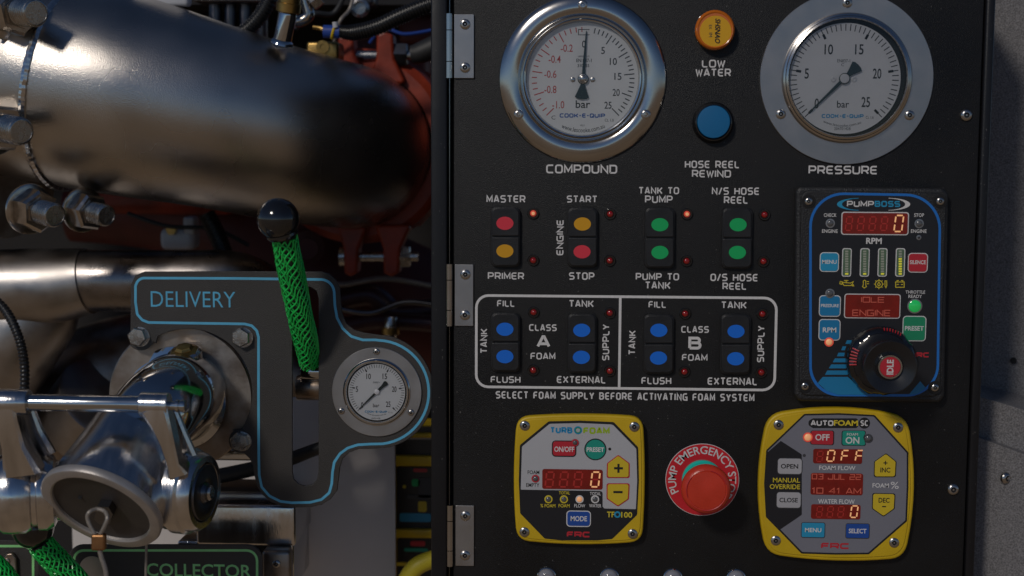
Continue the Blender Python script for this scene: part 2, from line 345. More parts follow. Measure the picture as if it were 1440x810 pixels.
# ================================================================== CABINET AND DOOR
def mk(v): return M[v]
cab = thing('pump_control_cabinet', 'black steel cabinet whose front frame borders the hinged control door', 'cabinet', at(616, 405, .0))
def wbox(name, parent, lo, hi, m, bevel=.0012, kind=None):
    import bmesh
    o = rt(parent).location if parent else Vector((0, 0, 0))
    gg = Geo(); box(gg, Vector(lo) - o, Vector(hi) - o); me = bpy.data.meshes.new(name); me.from_pydata(gg.v, [], gg.f)
    if bevel:
        bm = bmesh.new(); bm.from_mesh(me); bmesh.ops.bevel(bm, geom=bm.edges[:], offset=bevel, segments=3, affect='EDGES', profile=.5); bm.to_mesh(me); bm.free()
        me.shade_smooth(); me.set_sharp_from_angle(angle=radians(30))
    return obj(name, me, m, parent)
ZT, ZB = at(720, -60, 0).z, at(720, 880, 0).z
xl0, xl1 = at(606, 405, -.002).x, at(628.5, 405, -.002).x
wbox('left_post', cab, (xl0, -.002, ZB), (xl1, .024, ZT), M['frame'], .0016)
wbox('side_wall', cab, (xl0 + .002, .0245, ZB), (xl0 + .0045, .32, ZT), M['frame'], 0)
xr = at(1369.5, 405, 0).x
wbox('right_post', cab, (xr + .0012, -.001, ZB), (xr + .0085, .026, ZT), M['frame'], .0022)
wbox('side_wall', cab, (xr + .0045, .0265, ZB), (xr + .0080, .32, ZT), M['frame'], 0)
wbox('inner_back', cab, (xl1 + .0005, .020, ZB), (xr + .0006, .0225, ZT), M['dark'], 0)
door = thing('control_door', 'black powder coated door carrying all the gauges, switches and printed white legends', 'door', at(1000, 405, 0))
xd = at(637.5, 405, 0).x
wbox('door_sheet', door, (xd, 0, ZB), (xr, .0175, ZT), M['panel'], .0012)
# printed legends
W = 'white'
T(door, 'LOW', 987, 1020, 84, 95); T(door, 'WATER', 978, 1028, 96.5, 107.5)
T(door, 'HOSE REEL', 963, 1040, 226, 236.5); T(door, 'REWIND', 973, 1028, 239, 249.5)
T(door, 'COMPOUND', 768, 868, 231.5, 244); T(door, 'PRESSURE', 1137, 1234, 233, 245)
T(door, 'MASTER', 684, 739, 274.5, 285); T(door, 'PRIMER', 686, 737, 383, 393); T(door, 'START', 797, 840, 275, 285); T(door, 'STOP', 800, 836, 383, 393.5)
T(door, 'ENGINE', 782.5, 792.5, 309, 359, rot=1)
T(door, 'TANK TO', 898, 955, 263, 273); T(door, 'PUMP', 907, 946, 275, 285.5); T(door, 'PUMP TO', 894, 955, 384, 394); T(door, 'TANK', 907, 943, 396, 406.5)
T(door, 'N/S HOSE', 1001, 1068, 263.5, 274); T(door, 'REEL', 1018, 1052, 276, 286.5); T(door, 'O/S HOSE', 999, 1066, 385, 395.5); T(door, 'REEL', 1016, 1050, 397.5, 407.5)
X0, Z0, X1, Z1 = lrect(door, 668, 415.5, 1092.5, 548, -.0002)
g = Geo(); k = sc(); lw = 3.6*k
ribbon(g, fillet([(X0+lw/2, Z0+lw/2), (X1-lw/2, Z0+lw/2), (X1-lw/2, Z1-lw/2), (X0+lw/2, Z1-lw/2)], 17*k), lw, -.0002, True)
xm = at(871.5, 480, 0).x - door.location.x; ribbon(g, [(xm, Z0+lw), (xm, Z1-lw)], lw, -.0002); obj('printed_border', g.mesh('b', 'flat'), M['white'], door)
for s, a, b, c, d, r in (('FILL', 699, 724, 422, 431.5, 0), ('TANK', 800, 835, 422, 432, 0), ('FLUSH', 690, 732, 529, 538.5, 0), ('EXTERNAL', 783, 852, 529, 539, 0),
    ('TANK', 675.5, 685.5, 462, 497, 1), ('SUPPLY', 847, 857, 456, 507, 1), ('CLASS', 744, 783, 456, 465.5, 0), ('FOAM', 746, 781, 496, 505.5, 0),
    ('FILL', 912, 937, 423.5, 433, 0), ('TANK', 1014, 1050, 424, 434, 0), ('FLUSH', 902, 944, 530.5, 540.5, 0), ('EXTERNAL', 995, 1065, 531, 541.5, 0),
    ('TANK', 884, 894, 464.5, 499, 1), ('SUPPLY', 1065, 1075, 458, 509.5, 1), ('CLASS', 958, 997, 458.5, 468, 0), ('FOAM', 959, 995, 498, 507.5, 0)):
    T(door, s, a, b, c, d, rot=r)
T(door, 'A', 754.5, 774, 471.5, 489, wt=.22); T(door, 'B', 968, 986.5, 473.5, 491.5, wt=.22)
T(door, 'SELECT FOAM SUPPLY BEFORE ACTIVATING FOAM SYSTEM', 697, 1061, 552, 562.5)
# ---------------- screws
def screw_mesh(r=6.5, hgt=2.5):
    def fn():
        g = Geo(); k = S; prof = [(r*1.0, 0), (r*1.0, .6)] + [(r*cos(a), .6 + hgt*sin(a)) for a in [radians(q) for q in (15, 30, 45, 58)]]
        rr = r * .46; t = .6 + hgt * .85
        prof += [(rr, t), (rr*.95, t - .2), (rr*.9, t - 2.2), (rr*.35, t - 2.4), (rr*.33, t - 1.0), (0, t - 1.0)]
        lathe(g, [(a*k, b*k) for a, b in prof], seg=24); me = g.mesh('screw', 28); me.materials.append(M['bolt']); me.materials.append(M['dark'])
        for p in me.polygons:
            if all(math.hypot(me.vertices[i].co.x, me.vertices[i].co.z) < rr*1.01*k for i in p.vertices) and p.center.y > -(t - 1.2)*k: p.material_index = 1  # deep socket faces coloured near-black, painting in the shade inside the socket
        return me
    return cached(('screw', r, hgt), fn)
def screw(parent, px, py, h, r=6.5, m='bolt', name='screw', washer=0, hgt=2.5):
    o = rt(parent).location if parent else Vector((0, 0, 0)); sc_ = sc(h) / S
    s = obj(name, screw_mesh(r, hgt), M[m], parent, at(px, py, h) - o, scale=sc_)
    return s
for y, nm in ((162, 'lone domed screw on the right edge of the door beside the pressure gauge'), (688, 'lone domed screw on the right edge of the door beside the yellow framed module')):
    s = screw(None, (1358.5 if y < 300 else 1340), y, 0, 8.5, name='door_screw', hgt=4.5); s['label'] = nm; s['category'] = 'screw'; s['group'] = 'screws closing the right edge of the door'
# ---------------- hinges
for (lx0, lx1, ly0, ly1, pos, scs) in ((636, 666.5, 20, 110, 'topmost of the three hinges, level with the compound gauge', [(654, 34), (654, 95)]), (637, 665.5, 372, 458.5, 'middle of the three hinges, beside the white printed border', [(654.5, 386), (654, 443)]), (638, 666.5, 711, 796, 'lowest of the three hinges, left of the yellow foam module', [(654.5, 725.5), (654, 781)])):
    t = thing('hinge', 'satin steel hinge, ' + pos, 'hinge', at(637, (ly0+ly1)/2, 0), 'steel hinges down the left edge of the door')
    rectpart('leaf', t, (lx0 + 2.5, ly0, lx1, ly1), 0, .0016, M['flange'], 1, .0003)
    kk = (ly1 - ly0); xc = (626.5 + 637) / 2 + (1 if ly0 > 600 else 0)
    for a, b in ((0, .245), (.262, .738), (.755, 1.0)):
        g = Geo(); p0 = at(xc, ly0 + a*kk - 1, -.001) - t.location; p1 = at(xc, ly0 + b*kk, -.001) - t.location; p0.x = p1.x = (p0.x+p1.x)/2; r = 5.0*S
        pts = [p0, p0 + (p1-p0)*.01, p0 + (p1-p0)*.99, p1]; tube(g, pts, r, 20, rads=[r*.8, r, r, r*.8]); obj('knuckle', g, M['bezelm'], t)
    for a, b in scs: screw(t, a, b, -.0016, 7.2)
# ---------------- rocker switches and their lamps
def switch(b, dots, label):
    x0, y0, x1, y1 = b; t = thing('rocker_switch', label, 'switch', at((x0+x1)/2, (y0+y1)/2, 0), 'paired rocker switches with coloured dots')
    rectpart('switch_housing', t, (x0, y0, x1, y1), 0, .0030, M['plastic'], 8, .0008)
    ym = (y0 + y1) / 2 - .5
    for (a, c), (dx, dy, m) in zip(((y0+1.5, ym-.8), (ym+.8, y1-2)), dots):
        hf = -.0030
        p = polypart('rocker_key', t, rect(x0+1.8, a, x1-1.8, c), hf, .0022, M['plastic'], .0007, rad=[2, 2, 7, 7] if a < ym else [7, 7, 2, 2])
        e = polypart('marker', t, circ(dx, dy, 12, 36, 9.3), -.0052, .00018, M[m]); e.parent = p
switch((690, 291, 731.5, 375.5), ((710, 314, 'mred'), (710, 353, 'myel')), 'black rocker switch between the words MASTER and PRIMER')
switch((798, 292, 840.5, 376), ((819, 315, 'myel'), (818.5, 354, 'mred')), 'black rocker switch between the words START and STOP')
switch((906.5, 292, 949, 377.5), ((928, 316, 'mgre'), (928, 355, 'mgre')), 'black rocker switch with green dots under TANK TO PUMP')
switch((1015, 292.5, 1058.5, 378), ((1038, 316, 'mgre'), (1037, 355, 'mgre')), 'black rocker switch with green dots under N/S HOSE REEL')
switch((690, 440, 731.5, 523), ((710, 463, 'mblu'), (710, 501.5, 'mblu')), 'black blue-dotted rocker switch between FILL and FLUSH on the CLASS A side')
switch((798, 441, 839, 525), ((818, 464.5, 'mblu'), (817.5, 502.5, 'mblu')), 'black blue-dotted rocker switch between TANK and EXTERNAL on the CLASS A side')
switch((905, 442, 948, 526), ((926.5, 464.5, 'mblu'), (926, 503.5, 'mblu')), 'black blue-dotted rocker switch between FILL and FLUSH on the CLASS B side')
switch((1013, 442, 1056, 526.5), ((1035, 466, 'mblu'), (1034.5, 504.5, 'mblu')), 'black blue-dotted rocker switch between TANK and EXTERNAL on the CLASS B side')
def bezel_mesh():
    g = Geo(); lathe(g, [(a*S, b*S) for a, b in ((8.2, 0), (8.2, 1.6), (7.4, 2.4), (5.6, 2.4), (5.0, 1.6), (5.0, .3), (0, .3))], seg=26); return g.mesh('bezel')
def bulb_mesh():
    g = Geo(); lathe(g, [(4.4*S, .3*S), (4.4*S, 2.2*S)] + [(4.4*S*cos(a), (2.2 + 3.2*sin(a))*S) for a in (.3, .6, .9, 1.2, 1.5)] + [(0, 5.4*S)], seg=20); return g.mesh('bulb')
def core_mesh():
    g = Geo(); lathe(g, [(2.5*S, 4.9*S), (2.2*S, 5.75*S), (0, 5.9*S)], seg=16); return g.mesh('core')
for px, py, on, lb in ((750, 300, 1, 'lit red lamp beside the MASTER half of the first switch'), (750, 366, 0, 'unlit red lamp beside the PRIMER half of the first switch'),
    (858, 301, 0, 'unlit red lamp right of the START switch, upper one'), (857.5, 366.5, 0, 'unlit red lamp right of the STOP half, lower one'),
    (966, 301, 1, 'lit red lamp at the upper right of the green TANK TO PUMP switch'), (965.5, 367, 0, 'unlit red lamp at the lower right of the green TANK TO PUMP switch'),
    (1075, 302, 0, 'unlit red lamp at the upper right of the hose reel switch'), (1073.5, 367.5, 0, 'unlit red lamp at the lower right of the hose reel switch'),
    (750.5, 439, 0, 'unlit red lamp above the word CLASS over letter A'), (750, 520.5, 0, 'unlit red lamp below the word FOAM under letter A'),
    (857.5, 440, 0, 'unlit red lamp above SUPPLY on the CLASS A side'), (857.5, 521.5, 0, 'unlit red lamp below SUPPLY on the CLASS A side'),
    (963.5, 441, 0, 'unlit red lamp above the word CLASS over letter B'), (962.5, 522.5, 0, 'unlit red lamp below the word FOAM under letter B'),
    (1072, 441.5, 0, 'unlit red lamp above SUPPLY on the CLASS B side'), (1070.5, 523.5, 0, 'unlit red lamp below SUPPLY on the CLASS B side')):
    t = thing('indicator_lamp', lb, 'indicator lamp', at(px, py, 0), 'small red lamps beside the switches')
    obj('bezel', cached('bezel', bezel_mesh), M['gloss'], t); bl = obj('bulb', cached('bulb', bulb_mesh), M['ledon' if on else 'ledoff'], t)
    if on: obj('glowing_core', cached('core', core_mesh), M['ledcore'], bl)
# ---------------- gauges
def ticks(parent, hx, hy, lst, h, m, name='scale_mark'):
    """lst: (angle deg, r0, r1, width) in pixels, one printed mesh"""
    g = Geo(); o = rt(parent).location
    c = at(hx, hy, h) - o; k = sc(h)
    for a, r0, r1, wd in lst:
        a = radians(a); d = (cos(a), sin(a)); ribbon(g, [(c.x + d[0]*r0*k, c.z + d[1]*r0*k), (c.x + d[0]*r1*k, c.z + d[1]*r1*k)], wd*k, c.y)
    return obj(name, g.mesh('t', 'flat'), m, parent)
def arc_text(parent, s, cx, cy, r, a0, a1, hgt, h, m, font='b', top=False, **kw):
    o = rt(parent).location; c = at(cx, cy, h) - o; k = sc(h); a0, a1 = radians(a0), radians(a1)
    def fn(u, v, y):
        a = a0 + (a1 - a0) * u; rr = (r + (v - .5) * hgt * (1 if top else -1)) * k
        return (c.x + cos(a)*rr, y, c.z + sin(a)*rr)
    return lettering(parent, s, (cx-5, cy-5, cx+5, cy+5), m, h, font=font, fn=fn, **kw)
def needle(parent, hx, hy, ang, lt, lb, wt, h, k0=1, wbulb=16):
    a = radians(ang); d = (cos(a), -sin(a)); n = (-d[1], d[0])
    def P(l, s): return (hx + d[0]*l + n[0]*s, hy + d[1]*l + n[1]*s)
    pts = [P(lt, .4), P(lt*.93, .9*k0), P(8*k0, wt), P(-7*k0, wt*1.2), P(-lb*.55, wbulb*.30), P(-lb*.92, wbulb*.52), P(-lb, wbulb*.35), P(-lb*1.03, 0), P(-lb, -wbulb*.35), P(-lb*.92, -wbulb*.52), P(-lb*.55, -wbulb*.30), P(-7*k0, -wt*1.2), P(8*k0, -wt), P(lt*.93, -.9*k0), P(lt, -.4)]
    return polypart('needle', parent, pts[::-1], h, .0005, M['needle'])
def gauge_shell(t, cx, cy, h0, prof, fm, bezprof, bm, rdial, hd, hg, off=(0, 0), cav=None, dm='dial'):
    f = disc('mounting_flange', t, cx, cy, 0, h0, fm, prof, seg=96)
    b = disc('bezel', t, cx, cy, 0, h0, bm, bezprof, seg=96)
    disc('cavity_shade', t, cx, cy, 0, h0, M['dark'], [(cav or rdial+4, .5), (0, .5)], seg=64)  # near-black disc behind the dial paints in the shadowed gauge cavity
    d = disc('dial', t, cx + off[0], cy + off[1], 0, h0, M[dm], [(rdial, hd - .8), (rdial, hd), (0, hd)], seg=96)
    disc('gauge_glass', t, cx, cy, 0, h0, M['glass'], [((cav or rdial + 3), hg), (0, hg)], seg=64)
    return f, b, d
# compound gauge
t = thing('compound_gauge', 'chrome ringed round gauge with red and black numbers above COMPOUND', 'gauge', at(819, 111, 0))
gauge_shell(t, 819, 111, 0, [(115.5, 0), (115.5, 2), (114, 4), (108, 7.5), (100, 9.5), (92, 9), (86, 6), (84, 4)], M['bezelm'],
    [(86, 4), (85.5, 10), (84, 12.5), (82.5, 12), (82, 14), (80, 16), (78.5, 15.5), (77.5, 12), (77, 4)], M['chrome'], 77, 7, 12.5, cav=79)
H = -7*S - .0001
red = [(92 + 26.6*i/4, 64 if i % 4 else 57, 71, 1.4) for i in range(1, 21)]
ticks(t, 820, 111, red, H, M['redp'])
ticks(t, 820, 111, [(82 - 25.4*i/5, 64 if i % 5 else 57, 71, 1.4) for i in range(1, 26)], H, M['black'])
ticks(t, 820, 111, [(92, 64, 71, 1.2)], H, M['redp'])
g = Geo(); o = t.location; ribbon(g, [((q := at(a, b, H)).x - o.x, q.z - o.z) for a, b in ((829, 49), (813.5, 49), (813.5, 41.5), (829, 41.5))], .9*S, H - o.y); obj('scale_mark', g.mesh('z', 'flat'), M['black'], t)
for s, x, y in (('-0.2', 797, 68), ('-0.4', 780, 83.5), ('-0.6', 774, 104.5), ('-0.8', 774, 126), ('-1.0', 785, 147.5)): T(t, s, x-8.5, x+8.5, y-5.5, y+5, 'redp', H, font='b', bold=.004)
for s, x, y in (('0', 821, 62), ('5', 848, 71), ('10', 862.5, 86.5), ('15', 869, 107.5), ('20', 866.5, 130), ('25', 855, 148)): T(t, s, x-(2.6 if len(s) == 1 else 5), x+(2.6 if len(s) == 1 else 5), y-5, y+5, 'black', H, font='b', bold=.008)
T(t, 'bar', 809.5, 830, 141, 152, 'black', H, font='b', bold=.01)
T(t, 'COOK-E-QUIP', 787, 851, 159.5, 165.5, 'blueq', H, wt=.24, asp=1.3)
T(t, 'EN 837-1', 810.5, 832, 82.5, 87.5, 'black', H, font='b'); T(t, '310255', 812, 828.5, 90, 94.5, 'black', H, font='b'); T(t, '1805310', 813, 829, 78, 80.5, 'dgrey', H, font='b', bold=0)
T(t, 'CL 1.0', 850.5, 863, 167, 171, 'black', H, font='b', bold=0); T(t, 'C', 775.5, 781, 162.5, 168, 'black', H, font='b', bold=0); T(t, '40.5', 816, 822, 175, 177.5, 'dgrey', H, font='b', bold=0)
arc_text(t, 'www.lescooke.com.au', 820, 111, 70.5, 246, 295, 6.2, H, M['black'], bold=0)
for x in (805.5, 833.5): disc('dial_screw', t, x, 112, 3.4, H, M['bolt'], [(3.5, 0), (3.5, .5), (2, 1.2), (0, 1.2)], 16)
needle(t, 820, 111, 86, 68, 28, 2.2, H - .001, wbulb=19)
disc('hub', t, 820, 111, 6, H - .001, M['bolt'], [(6.5, 0), (6.5, 2.2), (5.2, 2.6), (4.6, 1.9), (2, 3), (0, 3)], 24)
disc('hub_ring', t, 820, 111, 6, H - .001, M['needle'], [(7.6, .3), (7.6, 1.6), (6.4, 2.0)], 24)
for x, y in ((819.5, 7), (729.5, 161), (908, 161)): screw(t, x, y, -8*S, 7)
def gauge_face(t, cx, cy, h, k, nh=14, cookm='tealq', full=True):
    def Tn(s, dx, dy, w, hh, m='black', **kw): T(t, s, cx+(dx-w/2)*k, cx+(dx+w/2)*k, cy+(dy-hh/2)*k, cy+(dy+hh/2)*k, m, h, font='b', **kw)
    l = []
    for i in range(51):
        a = 225 - 5.4*i; mj = i % 10 == 0; l.append((a, (60 if mj else 65)*k, 74*k, 1.25*k*(1.0)))
        if mj: l.append((a, 60*k, 67*k, 3.4*k))
    ticks(t, cx, cy, l, h, M['black'])
    for s, x, y in (('0', -39, 35), ('5', -53, -7), ('10', -22, -41), ('15', 21, -41), ('20', 46, -7), ('25', 30, 33)): Tn(s, x, y, 6 if len(s) == 1 else 12, nh, bold=.012)
    Tn('bar', -2, 36, 17, 10, bold=.008)
    T(t, 'COOK-E-QUIP', cx - 32*k, cx + 27*k, cy + 50*k, cy + 55.5*k, cookm, h, wt=.25, asp=1.3)
    Tn('CL 1.6', 35.5, 54.5, 11, 4, bold=0); Tn('EN837-1', -1, -25, 18, 4.5, bold=.0)
    arc_text(t, 'www.lescooke.com.au', cx, cy, 64*k, 245, 292, 3.6*k, h, M['black'], bold=0)
    Tn('204701428', -3, 70.5, 23, 4, bold=0)
    if full:
        Tn('C', -2.5, -19.5, 4, 4, bold=0)
        for x in (-15.5, 13.5): disc('dial_screw', t, cx + x, cy + 1, 3.4, h, M['white2'], [(4, 0), (4, .4), (3, .9), (1.6, .9), (1.4, .3), (0, .3)], 18)
t = thing('pressure_gauge', 'large round gauge with wide flat grey flange above PRESSURE', 'gauge', at(1190, 110, 0))
gauge_shell(t, 1190, 110, 0, [(118, 0), (118, 2.6), (117.4, 3.2), (90, 3.2), (86, 3.2)], M['flange'],
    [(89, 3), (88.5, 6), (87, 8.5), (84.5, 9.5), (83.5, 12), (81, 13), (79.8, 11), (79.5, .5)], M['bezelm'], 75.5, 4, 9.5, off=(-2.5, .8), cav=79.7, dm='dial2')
H = -4*S - .0001
gauge_face(t, 1187.5, 110.5, H, 1.0, 14.5)
needle(t, 1187.5, 110.5, 224, 68, 27, 2.4, H - .001, wbulb=18)
disc('hub', t, 1187.5, 110.5, 6, H - .001, M['white2'], [(6.5, 0), (6.5, 2), (5.8, 2.6), (2, 2.8), (0, 2.8)], 24)
disc('hub_ring', t, 1187.5, 110.5, 6, H - .001, M['needle'], [(7.6, .3), (7.6, 1.6), (6.5, 2.0)], 24)
for x, y in ((1191.5, 4), (1098, 160.5), (1279, 162)): screw(t, x, y, -3.2*S, 6.8)
# ---------------- low water lamp and hose reel button
t = thing('low_water_lamp', 'round amber warning lamp with yellow face above LOW WATER', 'indicator lamp', at(1005, 45, 0))
disc('lamp_collar', t, 1004, 43, 0, 0, M['gloss'], [(27.5, 0), (27.5, 2), (25.5, 3), (25, 3)], 40)
g = Geo(); lathe(g, [(a*S, b*S) for a, b in ((25.5, 1), (26.6, 3), (26.8, 12), (26, 15), (24.2, 16.5), (22.8, 16.0), (22.2, 15.2), (0, 15.2))], at(1004, 43, 0) - t.location, seg=72, rad=lambda j, r, h: 1 + (.014 if j % 2 and r > 26*S else 0)); obj('lens', g, M['amber'], t)
disc('lens_face', t, 1006.3, 44.7, 0, -15.4*S, M['amberf'], [(21.8, 0), (21.4, .5), (0, .5)], 48)
hh = -16*S - .0001
T(t, 'SHSNAO', 1005.5, 1013, 26, 61, 'black', hh, font='b', rot=3, bold=.03, shear=.25)
T(t, 'EX', 997, 1001, 35, 41, 'dgrey', hh, font='b', rot=3, bold=.0); T(t, 'IM', 997, 1001.5, 46, 52, 'dgrey', hh, font='b', rot=3, bold=.0)
t = thing('push_button', 'round blue push button in a black collar above HOSE REEL REWIND', 'push button', at(1004, 172, 0))
disc('button_collar', t, 1002.5, 172.5, 0, 0, M['gloss'], [(28.5, 0), (28.5, 2), (26.5, 4.5), (26, 10), (25, 12), (23.6, 12.4), (23, 11.5), (22.8, 9)], 56)
disc('button_cap', t, 1002.5, 171.5, 0, 0, M['ebl'], [(22.5, 8), (22.6, 11.2), (21.8, 12.2), (20, 12.5), (0, 12.6)], 56)
# ---------------- emergency stop
t = thing('emergency_stop_button', 'big orange red mushroom button on a red ring printed PUMP EMERGENCY STOP', 'emergency stop', at(987.5, 675, 0))
disc('label_ring', t, 987.5, 674.5, 0, 0, M['white'], [(52, 0), (52, .7), (50, .8), (20, .8)], 72)
disc('label_face', t, 987.5, 674.5, 0, 0, M['ering'], [(51.3, .7), (51.2, 1.3), (20, 1.3)], 72)
arc_text(t, 'PUMP EMERGENCY STOP', 987.5, 674.5, 42.6, 208, -36, 11.5, -1.4*S - .0001, M['white'], top=True, bold=.01)
disc('collar', t, 987.5, 674.5, 0, 0, M['teal'], [(29, 1), (29, 8), (27.5, 10), (17, 10.5), (16, 22), (16, 52)], 56)
g = Geo(); c = at(987.5, 674.5, 0) - t.location
lathe(g, [(a*S, (b + 22)*S) for a, b in ((16, 24), (32, 25), (34.0, 28), (34.4, 33), (33.4, 38), (31.0, 41.2), (28.0, 42.8), (26.7, 42.3), (26.0, 43.2), (20, 43.6), (10, 44.2), (0, 44.3))], c, seg=72); obj('mushroom_cap', g, M['estop'], t)
for a0 in (20, 140, 260):
    g = Geo(); pts = [c + Vector((cos(radians(a0 + q))*27.6*S, -65.3*S, sin(radians(a0 + q))*28*S)) for q in range(0, 62, 4)]; tube(g, pts, .5*S, 6); obj('turn_mark', g, M['rkey'], t)
# ---------------- clear domes along the bottom
for i, x in enumerate((768.5, 857, 946, 1035)):
    t = thing('dome_push_button', ('first', 'second', 'third', 'fourth')[i] + ' from the left of the clear grey domed buttons cut by the bottom edge', 'push button', at(x, 811 + i*.8, 0), 'grey domed buttons along the bottom of the door')
    disc('dome_collar', t, x, 811 + i*.8, 0, 0, M['chrome'], [(13.8, 0), (13.8, 2), (12.6, 3), (12, 3)], 36)
    disc('dome_cap', t, x, 811 + i*.8, 0, 0, M['dome'], [(12.2, 2), (12, 5), (10.5, 8), (7, 10), (6.4, 9.2), (0, 9.2)], 36)
# ================================================================== DIGITS AND KEYS
SEG = {'a': ((.12, 1), (.88, 1)), 'b': ((1, .93), (1, .57)), 'c': ((1, .43), (1, .07)), 'd': ((.12, 0), (.88, 0)), 'e': ((0, .07), (0, .43)), 'f': ((0, .57), (0, .93)), 'g': ((.12, .5), (.88, .5))}
CH = {'8': 'abcdefg', '0': 'abcdef', 'O': 'abcdef', 'F': 'aefg'}
def digit(parent, ch, x0, y0, x1, y1, h, m, wd=1.8, slant=.12):
    g = Geo(); o = rt(parent).location; a = at(x0, y1, h) - o; b = at(x1, y0, h) - o; Wd, Hh = b.x - a.x, b.z - a.z; k = sc(h)
    for s in CH[ch]:
        ribbon(g, [(a.x + q[0]*Wd*(1-slant) + q[1]*Wd*slant*1.6 - Wd*.04, a.z + q[1]*Hh) for q in SEG[s]], wd*k, a.y)
    return obj('digit', g.mesh('d', 'flat'), m, parent)
def pixel_text(parent, s, x0, x1, y0, y1, h, m, wd=.16): return T(parent, s, x0, x1, y0, y1, m, h, wt=wd, asp=.8, rad=.0)
def display(t, b, h, ring=None, ringm='white'):
    if ring: rectpart('display_rim', t, (b[0]-ring, b[1]-ring, b[2]+ring, b[3]+ring), h, .0003, M[ringm], 4); h -= .0003
    return rectpart('display_window', t, b, h, .0003, M['window'], 3), h - .0003 - .00006
def key(t, b, h, m, ring=None, text=None, tm='white', rad=4, th=.0004, font='b', tb=None, name='key', bold=.022):
    par = t
    if ring:
        rm, rw = ring; rectpart('key_outline', t, (b[0]-rw, b[1]-rw, b[2]+rw, b[3]+rw), h, .00018, M[rm], rad + rw)
        h -= .00018
    kk = rectpart(name, t, b, h, th, M[m], rad, .00012)
    if text:
        x0, y0, x1, y1 = tb or (b[0]+3, (b[1]+b[3])/2 - 3.5, b[2]-3, (b[1]+b[3])/2 + 3.5)
        l = T(t, text, x0, x1, y0, y1, tm, h - th - .00005, font=font, bold=bold); l.parent = kk
    return kk
def polykey(t, pts, h, m, rm, rw=1.6, th=.0004):
    c = (sum(p[0] for p in pts)/len(pts), sum(p[1] for p in pts)/len(pts))
    big = [(c[0] + (p[0]-c[0])*(1 + rw*2/30), c[1] + (p[1]-c[1])*(1 + rw*2/34)) for p in pts]
    polypart('key_outline', t, big[::-1], h, .00018, M[rm], rad=3); return polypart('key', t, pts[::-1], h - .00018, th, M[m], .00012, rad=3)
def led(t, x, y, r, h, ringm, m):
    disc('lamp_ring', t, x, y, 0, h, M[ringm], [(r+1.8, 0), (r+1.8, .6), (r, .7), (r, 0)], 24); return disc('lamp', t, x, y, 0, h, M[m], [(r, 0), (r, .8), (r*.8, 1.8), (r*.4, 2.4), (0, 2.5)], 20)
# ================================================================== PUMP GOVERNOR MODULE
HB = -.0105
t = thing('pump_governor_panel', 'black moulded governor panel with blue border and red displays under the pressure gauge', 'control module', at(1228, 413, 0))
polypart('moulded_body', t, [(1117, 556), (1124, 565), (1322, 567), (1329, 558), (1335, 272), (1327, 264), (1124, 262), (1119, 268)], 0, .0095, M['cast'], .003, rad=9)
polypart('raised_deck', t, [(1124, 556), (1322, 558), (1331, 272), (1127, 268)], -.0094, .0016, M['cast'], .0008, rad=12)
X = [(1138, 557), (1320, 558), (1324, 273), (1138, 270)]
HF = -.0110
polypart('border_print', t, X, HF, .0003, M['blueline'], rad=[42, 44, 50, 46], seg=12)
Xi = [(1141.6, 553.5), (1316.5, 554.5), (1320.4, 276.5), (1141.6, 273.5)]
polypart('membrane', t, Xi, HF, .00045, M['face'], rad=[40, 41, 47, 43], seg=12)
HM = HF - .00045; HT = HM - .00006
for x, y in ((1137, 283), (1322, 283), (1132, 543), (1314.5, 545)):
    disc('screw_recess', t, x, y, 0, -.0110, M['dark'], [(9.5, 0), (9.5, .8), (8.2, 1.0), (0, .9)], 24); screw(t, x, y, -.0114, 5.6)
T(t, 'PUMP', 1191, 1229, 282.5, 291, 'white', HT, wt=.2, asp=1.1); T(t, 'BOSS', 1230, 1266, 282.5, 291, 'skey', HT, wt=.22, asp=1.1)
for sgn in (-1, 1):
    g = Geo(); cx = 1228.5; o = t.location
    outer = [(cx + sgn*(20 + 31.5*cos(a)), 287.2 - 8.8*sin(a)) for a in [radians(q) for q in range(-88, 89, 8)]]
    inner = [(cx + sgn*(20 + 24.5*cos(a)), 287.2 - 8.1*sin(a)) for a in [radians(q) for q in range(88, -89, -8)]]
    P = loc2(t, outer + inner, HT); n = len(outer)
    g.add([(x, HT - o.y, z) for x, z in P], [(i, i+1, 2*n-2-i, 2*n-1-i) for i in range(n-1)]); obj('logo_swoosh', g.mesh('s', 'flat'), M['flange' if 0 else 'skey' if sgn < 0 else 'white'], t)
dw, hd = display(t, (1184.5, 299.5, 1276.5, 329), HM, 1.5)
for i in range(4): d = digit(t, '8', 1189 + i*16.5, 305, 1199 + i*16.5, 324, hd, M['dim'], 1.7); d.parent = dw
d = digit(t, '0', 1257.5, 303, 1270.5, 325.5, hd, M['lit'], 2.0); d.parent = dw
for a, b, c in (('CHECK', 1158.5, 1176.5), ('STOP', 1285.5, 1299.5)): T(t, a, b, c, 300, 305, 'white', HT, font='b')
led(t, 1167.5, 314, 4.6, HM, 'flange', 'ledgrey'); led(t, 1292.5, 314.5, 4.6, HM, 'flange', 'ledgrey'); led(t, 1292, 334, 1.6, HM, 'flange', 'face')
T(t, 'ENGINE', 1156, 1178, 322.5, 327.5, 'white', HT, font='b'); T(t, 'ENGINE', 1281, 1303, 322.5, 327.5, 'white', HT, font='b')
T(t, 'RPM', 1218, 1240, 334.5, 343, 'white', HT, font='b', bold=.03)
